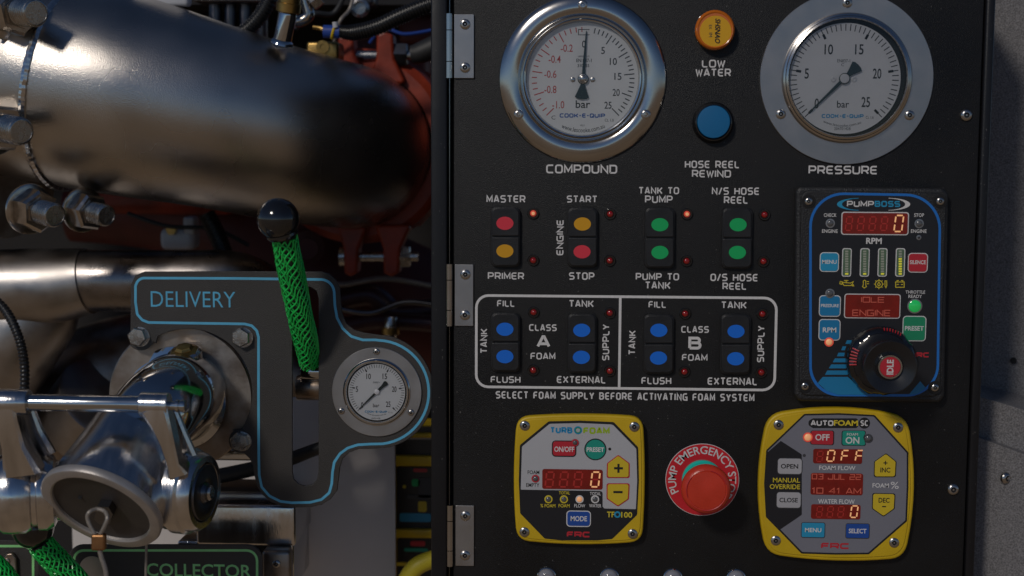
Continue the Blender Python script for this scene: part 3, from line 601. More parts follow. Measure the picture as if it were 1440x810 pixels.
for i, x in enumerate((1190.7, 1216, 1241, 1266)):
    rectpart('bar_outline', t, (x-6.6, 349, x+6.6, 389), HM, .0003, M['white'], 3.2)
    bd = rectpart('bar_display', t, (x-5.2, 350.4, x+5.2, 387.6), HM - .0003, .0002, M['barg'], 2.2)
    for j in range(10):
        m = 'bary' if (j == 9 or (i == 3 and j >= 3)) else 'barl'
        c = rectpart('bar_cell', t, (x-2.2, 352.4 + j*3.5, x+2.2, 354.8 + j*3.5), HM - .0005, .0001, M[m]); c.parent = bd
key(t, (1154, 356, 1178.5, 381), HM, 'skey', ('white', 1.3), 'MENU', tb=(1156, 365.5, 1176.5, 371)); key(t, (1278, 357, 1303.5, 382), HM, 'rkey', ('white', 1.3), 'SILENCE', tb=(1279.5, 366, 1302, 371.5))
key(t, (1153, 416.5, 1181, 444), HM, 'bkey', ('white', 1.3), 'PRESSURE', tb=(1154.5, 427.5, 1179.5, 432)); key(t, (1152.5, 450, 1180.5, 477.5), HM, 'bkey', ('white', 1.3), 'RPM', tb=(1157, 460.5, 1176, 467.5))
led(t, 1167, 412.5, 4.8, HM - .0006, 'flange', 'ledgrey'); led(t, 1165.8, 481, 4.6, HM - .0006, 'ledon', 'ledcore')
dw, hd = display(t, (1188.5, 414.5, 1265, 446.5), HM, 1.3)
for s, a, b, c, d_ in (('IDLE', 1211, 1244, 417.5, 425.5), ('ENGINE', 1198.5, 1252.5, 435.5, 444.5)): l = pixel_text(t, s, a, b, c, d_, hd, 'dim2', .14); l.parent = dw
T(t, 'THROTTLE', 1273.5, 1301, 408.5, 413, 'white', HT, font='b'); T(t, 'READY', 1277.5, 1296.5, 414.5, 419, 'white', HT, font='b')
led(t, 1286.3, 430.5, 8.6, HM, 'flange', 'ledg'); key(t, (1270.5, 445.5, 1301, 478.5), HM, 'gkey', ('white', 1.3), 'PRESET', tb=(1272.5, 458.5, 1299, 465))
# yellow symbols: oil can, thermometer, gearbox, battery
def icon(lines, wd=1.1):
    g = Geo(); o = t.location
    for i, (pts, cl) in enumerate(lines): ribbon(g, loc2(t, pts, HT), wd*S, HT - o.y - i*3e-6, cl)
    obj('symbol', g.mesh('i', 'flat'), M['yprint'], t)
icon([([(1184, 397), (1187, 401.5), (1197, 401.5), (1200, 396), (1196, 398), (1184, 397)], 0), ([(1181.5, 395.5), (1184.5, 396.5), (1184, 400), (1181, 399), (1181.5, 395.5)], 0), ([(1190, 397.5), (1190, 394.5)], 0), ([(1187, 394.5), (1193, 394.5)], 0), ([(1199.5, 400), (1198.5, 402), (1200.5, 402)], 1)])
icon([([(1214, 401), (1214, 395), (1216, 394), (1217.5, 395), (1217.5, 401)], 0), ([(1214, 401), (1212.8, 403), (1215.5, 405), (1218.5, 403), (1217.5, 401)], 0), ([(1219, 396), (1222, 396)], 0), ([(1219, 399), (1222, 399)], 0)])
icon([(circ(1236, 399.5, 5, 16), 1), ([(1236, 402.5), (1234, 400), (1236, 396.5), (1238, 400)], 1)] + [([(1236 + 5.6*cos(a), 399.5 + 5.6*sin(a)), (1236 + 7*cos(a), 399.5 + 7*sin(a))], 0) for a in [i*pi/4 for i in range(8)]] + [([(1244.5, 402), (1244.5, 395), (1247, 395), (1247, 402), (1245.8, 404.5)], 1)])
icon([([(1259.5, 396.5), (1271.5, 396.5), (1271.5, 404), (1259.5, 404)], 1), ([(1261.5, 396), (1261.5, 394.5), (1264, 394.5)], 0), ([(1267, 394.5), (1269.5, 394.5), (1269.5, 396)], 0), ([(1261, 400), (1264, 400)], 0), ([(1267, 400), (1270, 400)], 0)])
# blue throttle steps
for pts in ([(1150, 538.5), (1157, 530), (1192, 530), (1222, 555), (1178, 555), (1162, 549)], [(1160, 527), (1163.5, 521), (1192, 521), (1192, 527)], [(1165.5, 518), (1169, 512.5), (1191, 512.5), (1192, 518)], [(1171, 509.5), (1174, 504), (1189, 504), (1190, 509.5)], [(1177, 501), (1179, 496), (1188, 496), (1187, 501)], [(1183, 492.5), (1185, 487), (1190, 487), (1188, 492.5)], [(1189, 483.5), (1191, 478.5), (1200, 478.5), (1197, 483.5)], [(1278, 555), (1294, 536), (1302, 545.5), (1290, 554)]):
    polypart('throttle_step', t, pts, HM, .00012, M['bkey'])
T(t, 'FRC', 1280, 1307, 495.5, 502.5, 'rkey', HT, wt=.28, gap=.08)
# throttle knob, standing on the module
t = thing('throttle_knob', 'black fluted rotary knob with red IDLE centre on the blue bordered panel', 'knob', at(1237, 506, HM))
c = Vector((0, 0, 0)); g = Geo()
lathe(g, [(a*S, b*S) for a, b in ((47, 1), (48, 3), (47.5, 12), (44, 17), (40, 19))], c, seg=96, rad=lambda j, r, h: 1 - (.035 if (j // 4) % 3 == 0 and h > 1.5*S else 0)); obj('knob_skirt', g, M['gloss'], t)
g = Geo(); lathe(g, [(a*S, b*S) for a, b in ((40, 18), (33, 22), (28, 30), (27, 48), (29, 58), (33, 62), (35.6, 63.5), (35.8, 66), (34.6, 67), (33, 66.6), (17, 60), (16.5, 58), (16, 55))], c, seg=96); obj('knob_body', g, M['knobm'], t)
for i in range(6):
    a = radians(156 + i*6); g = Geo(); tube(g, [(cos(a)*45*S, -17.4*S, sin(a)*45*S), (cos(a)*36*S, -21.4*S, sin(a)*36*S)], 1.1*S, 6); obj('index_mark', g, M['rkey'], t)
for i in range(7):
    a = radians(88 - i*5); g = Geo(); tube(g, [(cos(a)*46.5*S, -14.5*S, sin(a)*46.5*S), (cos(a)*43*S, -18.2*S, sin(a)*43*S)], .8*S, 6); obj('index_mark', g, M['rkey'], t)
g = Geo(); lathe(g, [(a*S, b*S) for a, b in ((17, 55), (17, 64), (16, 65.5), (14, 65.5), (13.6, 64.5))], c, seg=48); obj('button_ring', g, M['chrome'], t)
g = Geo(); lathe(g, [(a*S, b*S) for a, b in ((13.8, 62), (13.8, 64.6), (13, 65.3), (0, 65.5))], c, seg=48); ib = obj('idle_button', g, M['rkey'], t)
hk = HM - 65.6*S - .0001; cc = at(1237, 506, HM); 
pxk = (cc - CAM); 
def to_px(p):
    d = p - CAM; z = d.dot(fwd); return 720 + F_PX * d.dot(rgt) / z, 405 - F_PX * d.dot(up) / z
kx, ky = to_px(Vector((cc.x, hk, cc.z)))
l = T(t, 'IDLE', kx - 5, kx + 4.5, ky - 10.5, ky + 10.5, 'white', hk, font='b', rot=1, bold=.03); l.parent = ib
# ================================================================== FOAM MODULE ONE
t = thing('foam_controller', 'yellow framed foam controller with one red display, left of the red stop button', 'control module', at(816, 674, 0))
def bulge(x0, y0, x1, y1, corners, b): pass
def bulged(c, bs, n=10):
    """c: four corners (BL,BR,TR,TL) in pixels, bs: outward bulge of bottom,right,top,left; rounded corners come from fillet"""
    out = []; rr = []
    ctr = Vector((sum(p[0] for p in c)/4, sum(p[1] for p in c)/4))
    for i in range(4):
        a, b = Vector(c[i]), Vector(c[(i+1) % 4]); m = (a+b)/2; nrm = Vector((-(b-a).y, (b-a).x)).normalized()
        if nrm.dot(m - ctr) < 0: nrm = -nrm
        for k in range(n):
            s = k/n; p = a + (b-a)*s + nrm * bs[i]*4*s*(1-s); out.append((p.x, p.y)); rr.append(13 if k == 0 else 0)
    # fillet only the corners by trimming: use first sample neighbours far enough away
    res = []
    N = len(out)
    for i, p in enumerate(out):
        if rr[i]:
            a, b = Vector(out[i-1]), Vector(out[(i+1) % N]); p = Vector(p)
            for s in (0, .2, .4, .6, .8, 1): q = a*(1-s)**2 + p*2*s*(1-s) + b*s*s; res.append((q.x, q.y))
        elif rr[(i+1) % N] or rr[i-1]: continue
        else: res.append(p)
    return res
polypart('frame', t, bulged([(727, 760), (903, 762), (904, 587), (727, 587)], [5, 3.5, 4, 4.5]), 0, .0075, M['yel'], .0016)
polypart('frame_lip', t, bulged([(731, 756), (899, 758), (900, 591), (731, 591)], [4.5, 3, 3.5, 4]), -.0075, .0006, M['yel'], .0004)
HM = -.0081
polypart('face_outline', t, [(731.5, 722), (766, 757.5), (790, 760), (840, 760), (861, 758), (896, 724), (898.5, 676), (897.5, 629), (863, 593.5), (816, 591.5), (771.5, 592.5), (731, 626), (729.5, 676)], HM, .0002, M['black'], rad=5)
polypart('membrane', t, [(734, 721), (767, 755.5), (790, 757.5), (840, 757.5), (860, 755.5), (893.5, 723), (896, 676), (895, 630), (862, 596), (816, 594), (772.5, 595), (733.5, 627.5), (732, 676)], HM, .0004, M['face'], rad=4)
polypart('light_panel', t, [(732.3, 688.5), (847.5, 690.5), (847.5, 715), (894.2, 716), (896, 676), (894.8, 631), (861.5, 597), (816, 595), (773, 596), (734, 628)], HM - .0004, .00012, M['lface'], rad=[1, 4, 4, 1, 2, 5, 8, 8, 5, 5])
HM -= .00052; HT = HM - .00006
for x, y in ((738, 598.5), (892, 600), (737.5, 748), (889.5, 750.5)): screw(t, x, y, -.0081, 7.2)
T(t, 'TURB', 773.5, 805, 600.5, 609.5, 'tealq', HT, wt=.27, gap=.06); T(t, 'FOAM', 820, 857.5, 601, 610.5, 'lime', HT, wt=.28, gap=.06)
disc('logo_ring', t, 812.8, 605, 0, HM, M['tealq'], [(5.8, 0), (5.8, .25), (3.6, .3), (3.4, 0)], 24); disc('logo_ring', t, 812.8, 605, 0, HM, M['gkey'], [(4.4, .32), (3.8, .4), (3.0, .35)], 24)
key(t, (777.5, 621, 809, 641), HM, 'rkey', ('black', 1.5), 'ON/OFF', tb=(779.5, 628, 807.5, 635.5)); led(t, 808.6, 622.3, 3.4, HM - .0006, 'rkey', 'ledgrey')
disc('key_outline', t, 837.3, 632, 0, HM, M['black'], [(15.8, 0), (15.6, .3), (13, .3)], 36); kd = disc('key', t, 837.3, 632, 0, HM, M['tkey'], [(14.2, 0), (14, .8), (0, .9)], 36)
l = T(t, 'PRESET', 825, 849.5, 629, 635.5, 'white', HM - .9*S - .0001, font='b', bold=.03); l.parent = kd
disc('dot', t, 857.5, 631.5, 0, HM, M['black'], [(2.2, 0), (2, .2), (0, .2)], 16)
kk = polykey(t, [(869.5, 641), (884, 652), (884, 671), (854.5, 671), (855, 652)], HM, 'ybtn', 'rkey'); h2 = HM - .00062
for b in ((863.5, 657, 876, 660), (868.2, 652.3, 871.2, 664.8)): rp = rectpart('plus_sign', t, b, h2 + (.00002 if b[0] > 865 else 0), .0001, M['black']); rp.parent = kk
kk = polykey(t, [(854.5, 681), (884, 681), (883, 701.5), (869, 711), (854.5, 701)], HM, 'ybtn', 'rkey'); rp = rectpart('minus_sign', t, (862.5, 690.5, 875.5, 693.5), h2, .0001, M['black']); rp.parent = kk
dw, hd = display(t, (762.5, 660, 847.5, 688), HM)
for i in range(3): d = digit(t, '8', 767 + i*20, 664, 779 + i*20, 684.5, hd, M['dim'], 2.2); d.parent = dw
d = digit(t, '8', 831, 664, 843.5, 684.5, hd, M['dim'], 2.2); d.parent = dw
d = digit(t, '0', 831, 664, 843.5, 684.5, hd - .0001, M['lit'], 2.2); d.parent = dw
T(t, 'FOAM', 742, 758.5, 661.5, 666.8, 'black', HT, font='b'); T(t, 'EMPTY', 740, 758.5, 679.5, 684.8, 'black', HT, font='b'); led(t, 753, 673, 3.9, HM, 'rkey', 'ledgrey')
HT += .00012
for x, rm, m in ((771.3, 'yprint', 'ledgrey'), (793, 'yprint', 'ledgrey'), (815, 'white', 'ledcore'), (836.8, 'white', 'ledgrey')): led(t, x, 702, 4, HM + .0001, rm, m)
T(t, 'TOTAL', 786, 801.5, 690.8, 695.3, 'yprint', HT, font='b'); T(t, 'TOTAL', 829.5, 845, 692, 696.5, 'white', HT, font='b')
for s, a, b, m in (('% FOAM', 760, 781, 'yprint'), ('FOAM', 785.5, 801, 'yprint'), ('FLOW', 807.5, 823, 'white'), ('WATER', 828.5, 845.5, 'white')): T(t, s, a, b, 708.8, 713.6, m, HT, font='b')
key(t, (797.8, 719.5, 829.5, 739.5), HM + .0001, 'bkey2', ('white', 1.4), 'MODE', tb=(802.5, 725.8, 825.5, 733))
T(t, 'FRC', 797, 830, 747.5, 755.5, 'rkey', HT, wt=.28, gap=.08); T(t, 'TF', 853.5, 864, 719.5, 727.5, 'yprint', HT, font='b', bold=.02); T(t, '100', 873.5, 889, 720, 728, 'yprint', HT, font='b', bold=.02)
disc('logo_ring', t, 868.2, 723.6, 0, HM, M['skey'], [(4.8, 0), (4.6, .3), (2.4, .3)], 20)
# ================================================================== FOAM MODULE TWO
t = thing('foam_controller', 'yellow framed foam controller with three red displays at the lower right of the door', 'control module', at(1177, 680, 0))
polypart('frame', t, bulged([(1078, 779), (1272, 785), (1276, 587), (1081, 584)], [7, 12, 12, 13]), 0, .0075, M['yel'], .0016)
polypart('frame_lip', t, bulged([(1082, 775), (1268, 780), (1271, 591), (1085, 588)], [6.5, 11, 11, 12]), -.0075, .0006, M['yel'], .0004)
HM = -.0081
OC = [(1077, 727), (1127, 778.5), (1175, 780), (1222, 779.5), (1275.5, 733), (1277.5, 684), (1277.5, 636), (1230, 583.5), (1180, 581), (1131, 582), (1077.5, 633), (1074.5, 680)]
cx, cy = 1176, 681
def inset(P, d): return [(cx + (x-cx)*(1 - d/100), cy + (y-cy)*(1 - d/100)) for x, y in P]
polypart('face_outline', t, OC, HM, .0002, M['black'], rad=4); polypart('membrane', t, inset(OC, 2.4), HM, .0004, M['mface'], rad=3)
polypart('dark_panel', t, [(1078.8, 727), (1096.5, 745), (1127.5, 724), (1127.5, 639), (1098, 620), (1079.5, 636), (1077, 680)], HM - .0004, .00012, M['face'], rad=[2, 1, 3, 3, 1, 2, 10])
H0 = HM; HM -= .0004; HT = HM - .00006
for x, y in ((1094.8, 597.3), (1262.7, 601), (1090.8, 760), (1257.2, 763)): screw(t, x, y, -.0081, 7.2)
polypart('title_badge', t, [(1143, 602), (1207, 602), (1207, 588.3), (1143, 588.3), (1137, 592), (1137, 598)], HM, .0001, M['black'], rad=4)
T(t, 'AUTO', 1140, 1172, 591, 598.8, 'white', HT - .00012, wt=.23, gap=.08); T(t, 'FOAM', 1172.5, 1206.5, 591, 598.8, 'yprint', HT - .00012, font='b', bold=.03)
disc('badge', t, 1215.5, 595, 0, HM, M['black'], [(8, 0), (7.8, .3), (0, .3)], 28); T(t, 'SC', 1210, 1221, 591, 599, 'white', HT - .0002, wt=.2)
def hexkey(pts, m, txt, tb): 
    k_ = polykey(t, pts, HM, m, 'black', 1.0); l_ = T(t, txt, tb[0], tb[2], tb[1], tb[3], 'white', HM - .00066, font='b', bold=.02); l_.parent = k_
hexkey([(1139, 606), (1172, 606), (1171.5, 625.5), (1138.5, 624.5), (1143.5, 615)], 'rkey', 'OFF', (1146.5, 610.5, 1166.5, 619.5)); led(t, 1136, 614.8, 5, HM - .0004, 'ledon', 'ledcore')
hexkey([(1185, 606), (1218.5, 606), (1214, 615), (1218, 626.5), (1184.5, 626)], 'tkey', 'ON', (1189, 614.5, 1208.5, 624)); led(t, 1221, 616.3, 4.4, HM - .0004, 'dgrey', 'ledgrey'); T(t, 'FOAM', 1191, 1206.5, 609, 612.6, 'white', HM - .00066, font='b')
dw, hd = display(t, (1143.5, 631.5, 1212.5, 652), HM)
for i, ch in enumerate('OFF'): d = digit(t, ch, 1163 + i*20, 633.5, 1174 + i*20, 648.5, hd, M['lit'], 1.9); d.parent = dw
d = digit(t, '8', 1148.5, 634.5, 1157.5, 649, hd, M['dim'], 1.5); d.parent = dw
T(t, 'FOAM FLOW', 1152, 1203, 655, 661, 'white', HT, font='b'); T(t, 'WATER FLOW', 1150.5, 1202, 702, 708.5, 'white', HT, font='b')
dw, hd = display(t, (1140, 665.5, 1213.5, 696), HM)
for s, a, b, c, d_ in (('03 JUL 22', 1141.5, 1211, 666.5, 674.5), ('10 41 AM', 1141.5, 1211, 686, 694.5)): l = pixel_text(t, s, a, b, c, d_, hd, 'dim2', .15); l.parent = dw
dw, hd = display(t, (1140.5, 709.5, 1210, 730), HM)
for i in range(3): d = digit(t, '8', 1148 + i*15, 712.5, 1157 + i*15, 727, hd, M['dim'], 1.5); d.parent = dw
d = digit(t, '0', 1196, 711.5, 1206.5, 727.5, hd, M['lit'], 1.9); d.parent = dw
key(t, (1127.5, 735.5, 1159.5, 755.5), HM, 'skey', ('dgrey', 1), 'MENU', tb=(1132, 742.5, 1155, 748.5), rad=2); key(t, (1190, 737, 1222, 756.5), HM, 'bkey2', ('dgrey', 1), 'SELECT', tb=(1193.5, 743.5, 1218.5, 750), rad=2)
T(t, 'FRC', 1154.5, 1194.5, 763.5, 772, 'rkey', HT, wt=.28, gap=.08)
key(t, (1094, 645, 1127.5, 666.5), HM, 'gkeyl', ('dgrey', 1), 'OPEN', 'black', tb=(1098, 652.5, 1122.5, 659)); key(t, (1092.5, 692.5, 1126, 714), HM, 'gkeyl', ('dgrey', 1), 'CLOSE', 'black', tb=(1096, 700, 1122, 706.5))
T(t, 'MANUAL', 1087, 1125, 672, 678.6, 'yprint', HT - .00012, font='b'); T(t, 'OVERRIDE', 1082.5, 1125, 681, 687.8, 'yprint', HT - .00012, font='b'); disc('dot', t, 1131, 640.5, 0, HM, M['dgrey'], [(2.3, 0), (2, .3), (0, .3)], 16)
kk = polykey(t, [(1246, 638.5), (1259.5, 649.5), (1258.5, 670), (1230, 670), (1230.5, 649.5)], HM, 'ybtn', 'black', 1.3)
for s, b in (('INC', (1238, 657.5, 1252, 664.5)),): l = T(t, s, b[0], b[2], b[1], b[3], 'black', HM - .00066, font='b', bold=.02); l.parent = kk
for b in ((1242.3, 650.3, 1248, 651.7), (1244.5, 648.2, 1245.8, 653.8)): rp = rectpart('plus_sign', t, b, HM - .00060 - (.00002 if b[0] > 1243 else 0), .0001, M['black']); rp.parent = kk
kk = polykey(t, [(1228, 694.5), (1258, 695), (1257, 715), (1242.5, 725.5), (1227.5, 715)], HM, 'ybtn', 'black', 1.3)
l = T(t, 'DEC', 1235.5, 1251, 700, 707, 'black', HM - .00066, font='b', bold=.02); l.parent = kk; rp = rectpart('minus_sign', t, (1240.5, 711.7, 1246, 713.2), HM - .0006, .0001, M['black']); rp.parent = kk
T(t, 'FOAM', 1227, 1250, 679.5, 685.8, 'white', HT, font='b'); T(t, '%', 1252.5, 1264, 677.5, 687.5, 'white', HT, font='b', bold=0)
# ================================================================== GREY WALL RIGHT OF THE CABINET
t = thing('side_locker_wall', 'speckled grey coated wall with a stepped ledge right of the black cabinet', 'wall', at(1410, 600, .06))
def quad_solid(name, pts, m, thick=.004):
    g = Geo(); o = t.location; P = [at(*p) - o for p in pts]; n = (P[1]-P[0]).cross(P[2]-P[0]).normalized() * thick
    if n.y < 0: n = -n
    g.add(P + [p + n for p in P], [(0, 1, 2, 3), (7, 6, 5, 4)] + [(i, i+4, (i+1) % 4 + 4, (i+1) % 4) for i in range(4)]); return obj(name, g.mesh(name, 'flat'), m, t)
quad_solid('upper_sheet', [(1375, 545, .120), (1375, -80, .120), (1520, -80, .105), (1520, 578, .105)], M['wallg'])
quad_solid('ledge_top', [(1370, 540, .117), (1520, 574, .103), (1520, 608, .030), (1370, 556, .046)], M['wallg'])
quad_solid('upper_fascia', [(1370, 556, .046), (1520, 600, .030), (1520, 664, .030), (1370, 611, .046)], M['wallg'])
quad_solid('ledge_step', [(1370, 610, .046), (1520, 663, .030), (1520, 668, .018), (1370, 613, .034)], M['wallg'])
quad_solid('lower_fascia', [(1368, 613, .034), (1520, 667, .018), (1520, 900, .018), (1362, 900, .034)], M['wallg'])
disc('rivet_hole', t, 1425, 507, 0, .113, M['dark'], [(4.5, 0), (4.5, 1), (3, 1.2), (0, .2)], 18)
o_ = t.location; s = obj('bolt', screw_mesh(9.5, 6), M['bolt'], t, at(1414, 672, .030) - o_, rot=axrot((.45, -1, .0)))
# ================================================================== PUMP BAY, LEFT OF THE CABINET
def L3(t, px, py, y): return at(px, py, y) - rt(t).location
def ptube(name, t, pts, m, seg=20, n=6, cap=True, k=1.0, parent=None, rib=None):
    """pts: (px,py,depth,radius px at that depth)"""
    P = [(*(at(a, b, y) - rt(t).location), pr(r, y)) for a, b, y, r in pts]
    Q = smoothpath([VecN(p) for p in P], n); g = Geo()
    C = [Vector(q.v[:3]) for q in Q]; R = [q.v[3]*k for q in Q]
    if rib: R = [r * (1 if (i // rib) % 2 else .86) for i, r in enumerate(R)]
    tube(g, C, 0, seg, cap, R); return obj(name, g, m, parent or t)
class VecN:
    def __init__(s, v): s.v = list(v)
    def __add__(s, o): return VecN([a+b for a, b in zip(s.v, o.v)])
    def __sub__(s, o): return VecN([a-b for a, b in zip(s.v, o.v)])
    def __mul__(s, k): return VecN([a*k for a in s.v])
    __rmul__ = __mul__
    def __neg__(s): return s*-1
def _sp(P, n):
    out = []
    for i in range(len(P)-1):
        a, b, c, d = P[max(i-1, 0)], P[i], P[i+1], P[min(i+2, len(P)-1)]
        for k in range(n):
            t = k/n; out.append(.5*((2*b)+(c-a)*t+(2*a-5*b+4*c-d)*(t*t)+(3*b-a-3*c+d)*(t**3)))
    out.append(P[-1]); return out
_old = smoothpath
def smoothpath(pts, n=8): return _sp(pts, n) if isinstance(pts[0], VecN) else _old(pts, n)
def hose(name, label, pts, m, ribbed=True, group=None, cat='hose'):
    t = thing(name, label, cat, at(*pts[0][:3]), group)
    if ribbed: ptube('corrugated_cover', t, pts, m, n=34, rib=2, seg=14)
    else: ptube('cover', t, pts, m, n=10, seg=14)
    return t
def cyl(name, t, c0, c1, r, m, seg=32, prof=None, parent=None):
    """c0,c1 = (px,py,depth); prof list of (s along 0..1, radius factor)"""
    a, b = L3(t, *c0), L3(t, *c1); R = pr(r, c0[2]); g = Geo(); d = (b-a); Ln = d.length
    pf = prof or [(0, 0), (0, .94), (.03, 1), (.97, 1), (1, .94), (1, 0)]
    lathe(g, [(f*R, s*Ln) for s, f in pf], a, d, seg); return obj(name, g, m, parent or t)
# ---- bay shell
xb = at(606, 405, 0).x
def sheet(name, pts, m):
    g = Geo(); g.add(pts, [(0, 1, 2, 3)]); return struct(name, g.mesh(name, 'flat'), M[m])
zt, zb = at(300, -50, .02).z, at(300, 990, .0).z
sheet('bay_back_wall', [(-1.2, .62, -.7), (.0, .62, -.7), (.0, .62, .6), (-1.2, .62, .6)], 'bay')
sheet('bay_ceiling', [(-1.2, .34, zt), (xb, .34, zt), (xb, .63, zt + .02), (-1.2, .63, zt + .02)], 'bay')
# ---- big stainless elbow
t = thing('stainless_elbow_pipe', 'huge blasted stainless elbow pipe sweeping across the upper left', 'pipe', at(250, 150, .14))
ptube('pipe_wall', t, [(-330, 60, .24, 146), (-150, 85, .20, 145), (30, 106, .155, 144), (110, 122, .142, 143), (200, 140, .138, 139), (300, 164, .145, 129), (380, 184, .165, 123), (440, 197, .20, 119), (482, 205, .25, 115), (503, 209, .31, 112), (508, 210, .40, 110)], M['pipe'], seg=72, n=8)
a, b = L3(t, 110, 124, .1425), L3(t, 138, 129, .1415); dd = (b-a).normalized(); _, u, v = basis(dd); R = pr(141.6, .1425); g = Geo(); pts = []
for j in range(361):
    q = 2*pi*j/360; pts.append(a + (u*cos(q) + v*sin(q))*(R + .0001*sin(q*70)) + dd*(.0002*sin(q*60) + pr(15, .14)*(u*cos(q) + v*sin(q)).y))
tube(g, pts, 0, 8, False, [pr(6.0, .15)*(1 + .05*sin(j*2.1)) for j in range(361)]); obj('weld_bead', g, M['alu'], t)
cyl('threaded_boss', t, (396, 62, .06+.06), (405, 18, .115), 13.5, M['chrome'], prof=[(0, 1.25), (.1, 1.15), (.15, .95), (.95, .95), (1, .9), (1, 0)])
cyl('boss_collar', t, (405, 18, .115), (409, -16, .112), 17, M['brass'], prof=[(0, .8), (.05, 1), (.4, 1), (.42, .9), (1, .9), (1, 0)])
# ---- studs with nuts on the flange at the left edge
flange = thing('pipe_flange', 'grey flange rim carrying studs at the left edge, under the big elbow pipe', 'flange', at(30, 290, .13))
g = Geo(); ax = Vector((.76, -.64, -.10)).normalized(); 
cyl('rim', flange, (-10, 255, .16), (40, 262, .125), 78, M['cham'], seg=64, prof=[(0, 0), (0, 1), (.35, 1), (.4, .98), (.4, 0)])
def stud_meshes():
    g = Geo(); prof = [(0, 0)]; 
    prof = [(1.0, -1.2)]
    for i in range(10): prof += [(1.0, -.2 + i*.27), (1.0, -.2 + i*.27 + .05), (.77, -.2 + i*.27 + .16)]
    prof += [(.97, 2.5), (.86, 2.62), (.80, 2.62), (.78, 2.56), (0, 2.56)]
    Z = lambda p: [(x*.01, y*.01) for x, y in p]
    lathe(g, Z(prof), axis=(0, -1, 0), seg=28); a = g.mesh('stud', 50)
    g = Geo(); lathe(g, Z([(1.62, -1.25), (1.85, -1.2), (1.85, .22), (1.6, .46), (1.28, .46), (1.25, .60), (1.02, .60)]), axis=(0, -1, 0), seg=6); b = g.mesh('nut', 20)
    g = Geo(); lathe(g, Z([(2.2, -1.55), (2.2, -1.3), (2.05, -1.24), (1.0, -1.24)]), axis=(0, -1, 0), seg=32); c = g.mesh('washer', 30)
    return a, b, c
SM = stud_meshes()
for px, py, dep, r, lb, rr in ((24, 16, .05, 20, 'steel stud and nut cut by the top left corner', .3), (4, 180, .05, 20, 'steel stud end cut by the left edge beside the weld bead', .1), (54, 297, .06, 17.5, 'left one of two studs with nuts under the big elbow', .5), (128, 298, .10, 15.5, 'right one of two studs with nuts under the big elbow', .2)):
    t = thing('flange_stud', lb, 'bolt', at(px, py, dep), 'flange studs at the left edge'); R = pr(r, dep); q = axrot(ax) @ Vector((0, 1, 0)).rotation_difference(Vector((sin(0), 1, 0)))
    from mathutils import Quaternion
    qq = axrot(ax); q2 = qq @ Quaternion((0, 1, 0), rr)
    obj('threaded_end', SM[0], M['bolt'], t, rot=qq, scale=R*100); obj('nut', SM[1], M['nut'], t, rot=q2, scale=R*95); obj('washer', SM[2], M['nut'], t, rot=qq, scale=R*95)
# ---- lower horizontal tube and tee
t = thing('lower_suction_pipe', 'bright stainless tube with fat welded bend running behind the DELIVERY plate', 'pipe', at(200, 395, .16))
ptube('tube', t, [(105, 394, .17, 44), (130, 395, .168, 44), (250, 395, .165, 44), (320, 396, .17, 44), (352, 402, .20, 41), (372, 412, .26, 36), (378, 420, .34, 33)], M['duct'], seg=48)
ptube('bend', t, [(-90, 405, .17, 54), (0, 404, .17, 54), (70, 402, .17, 54), (125, 395, .168, 47)], M['ss'], seg=48)
ptube('branch', t, [(60, 400, .19, 52), (48, 440, .19, 62), (20, 480, .19, 66), (-20, 560, .20, 66), (-40, 700, .2, 66)], M['ss'], seg=48)
g = Geo(); 
# ---- big blurred casting below
t = thing('pump_casting', 'blurred grey metal pump casting behind the handle bar', 'pump', at(150, 540, .28))
ptube('body', t, [(40, 640, .30, 95), (110, 560, .29, 88), (190, 520, .30, 80), (300, 510, .33, 70), (420, 560, .40, 60)], M['cham'], seg=40)
cyl('body_flange', t, (118, 600, .24), (150, 560, .22), 70, M['ss'], seg=48)
t = thing('brass_fitting', 'brass ring fitting cut by the left edge behind the black hose', 'fitting', at(0, 502, .17))
disc('ring', t, -10, 503, 0, .17, M['brass'], [(38, 0), (38, 10), (30, 14), (26, 10), (18, 8), (17, 14), (8, 16), (0, 16)], 40)
hose('corrugated_hose', 'black corrugated hose curving down at the left edge beside the brass ring', [(-30, 405, .10, 7), (4, 432, .09, 7), (24, 468, .08, 7), (34, 510, .08, 7), (34, 560, .08, 7), (30, 610, .09, 7)], M['hose'])
# ---- DELIVERY plate
DP = .006
t = thing('delivery_plate', 'charcoal plate with light blue outline lettered DELIVERY', 'plate', at(330, 540, DP))
def arcp(cx, cy, r, a0, a1, n=10, ry=None): return [(cx + r*cos(radians(a0 + (a1-a0)*i/n)), cy - (ry or r)*sin(radians(a0 + (a1-a0)*i/n))) for i in range(n+1)]
out = [(184, 400), (190, 387), (203, 382)] + [(330, 381.5), (452, 382)] + [(463, 385), (472, 393), (478, 405), (479.5, 425), (481, 440), (487, 455), (498, 464), (512, 468)] + arcp(530, 551, 80, 88, -78, 24) + [(520, 631.5), (505, 631.5), (492, 636), (482, 645), (478, 657), (476, 675)] + [(474, 690), (465, 702), (452, 710), (436, 713.5), (410, 714), (396, 712), (381, 706), (369, 696), (361, 683), (357.5, 668), (356, 655)] + [(351, 645), (343, 637.5)] + arcp(339, 620, 17.5, -110, -235, 10) + [(326, 605)] + arcp(264, 553, 90.5, -34, 118, 26) + [(219, 483)] + arcp(198, 474, 19, -20, -125, 8) + [(183, 486)]
slot = [(411, 663), (411, 420)] + [(413, 409), (422, 403)] + [(436, 403.5), (445, 409), (448, 420)] + [(448, 663), (446, 674), (440, 681), (430, 684), (420, 681), (413, 674)]
polypart('sheet', t, out[::-1], DP, .0026, M['plate'], .0005, holes=[slot])
hp = DP - .0026 - .00012
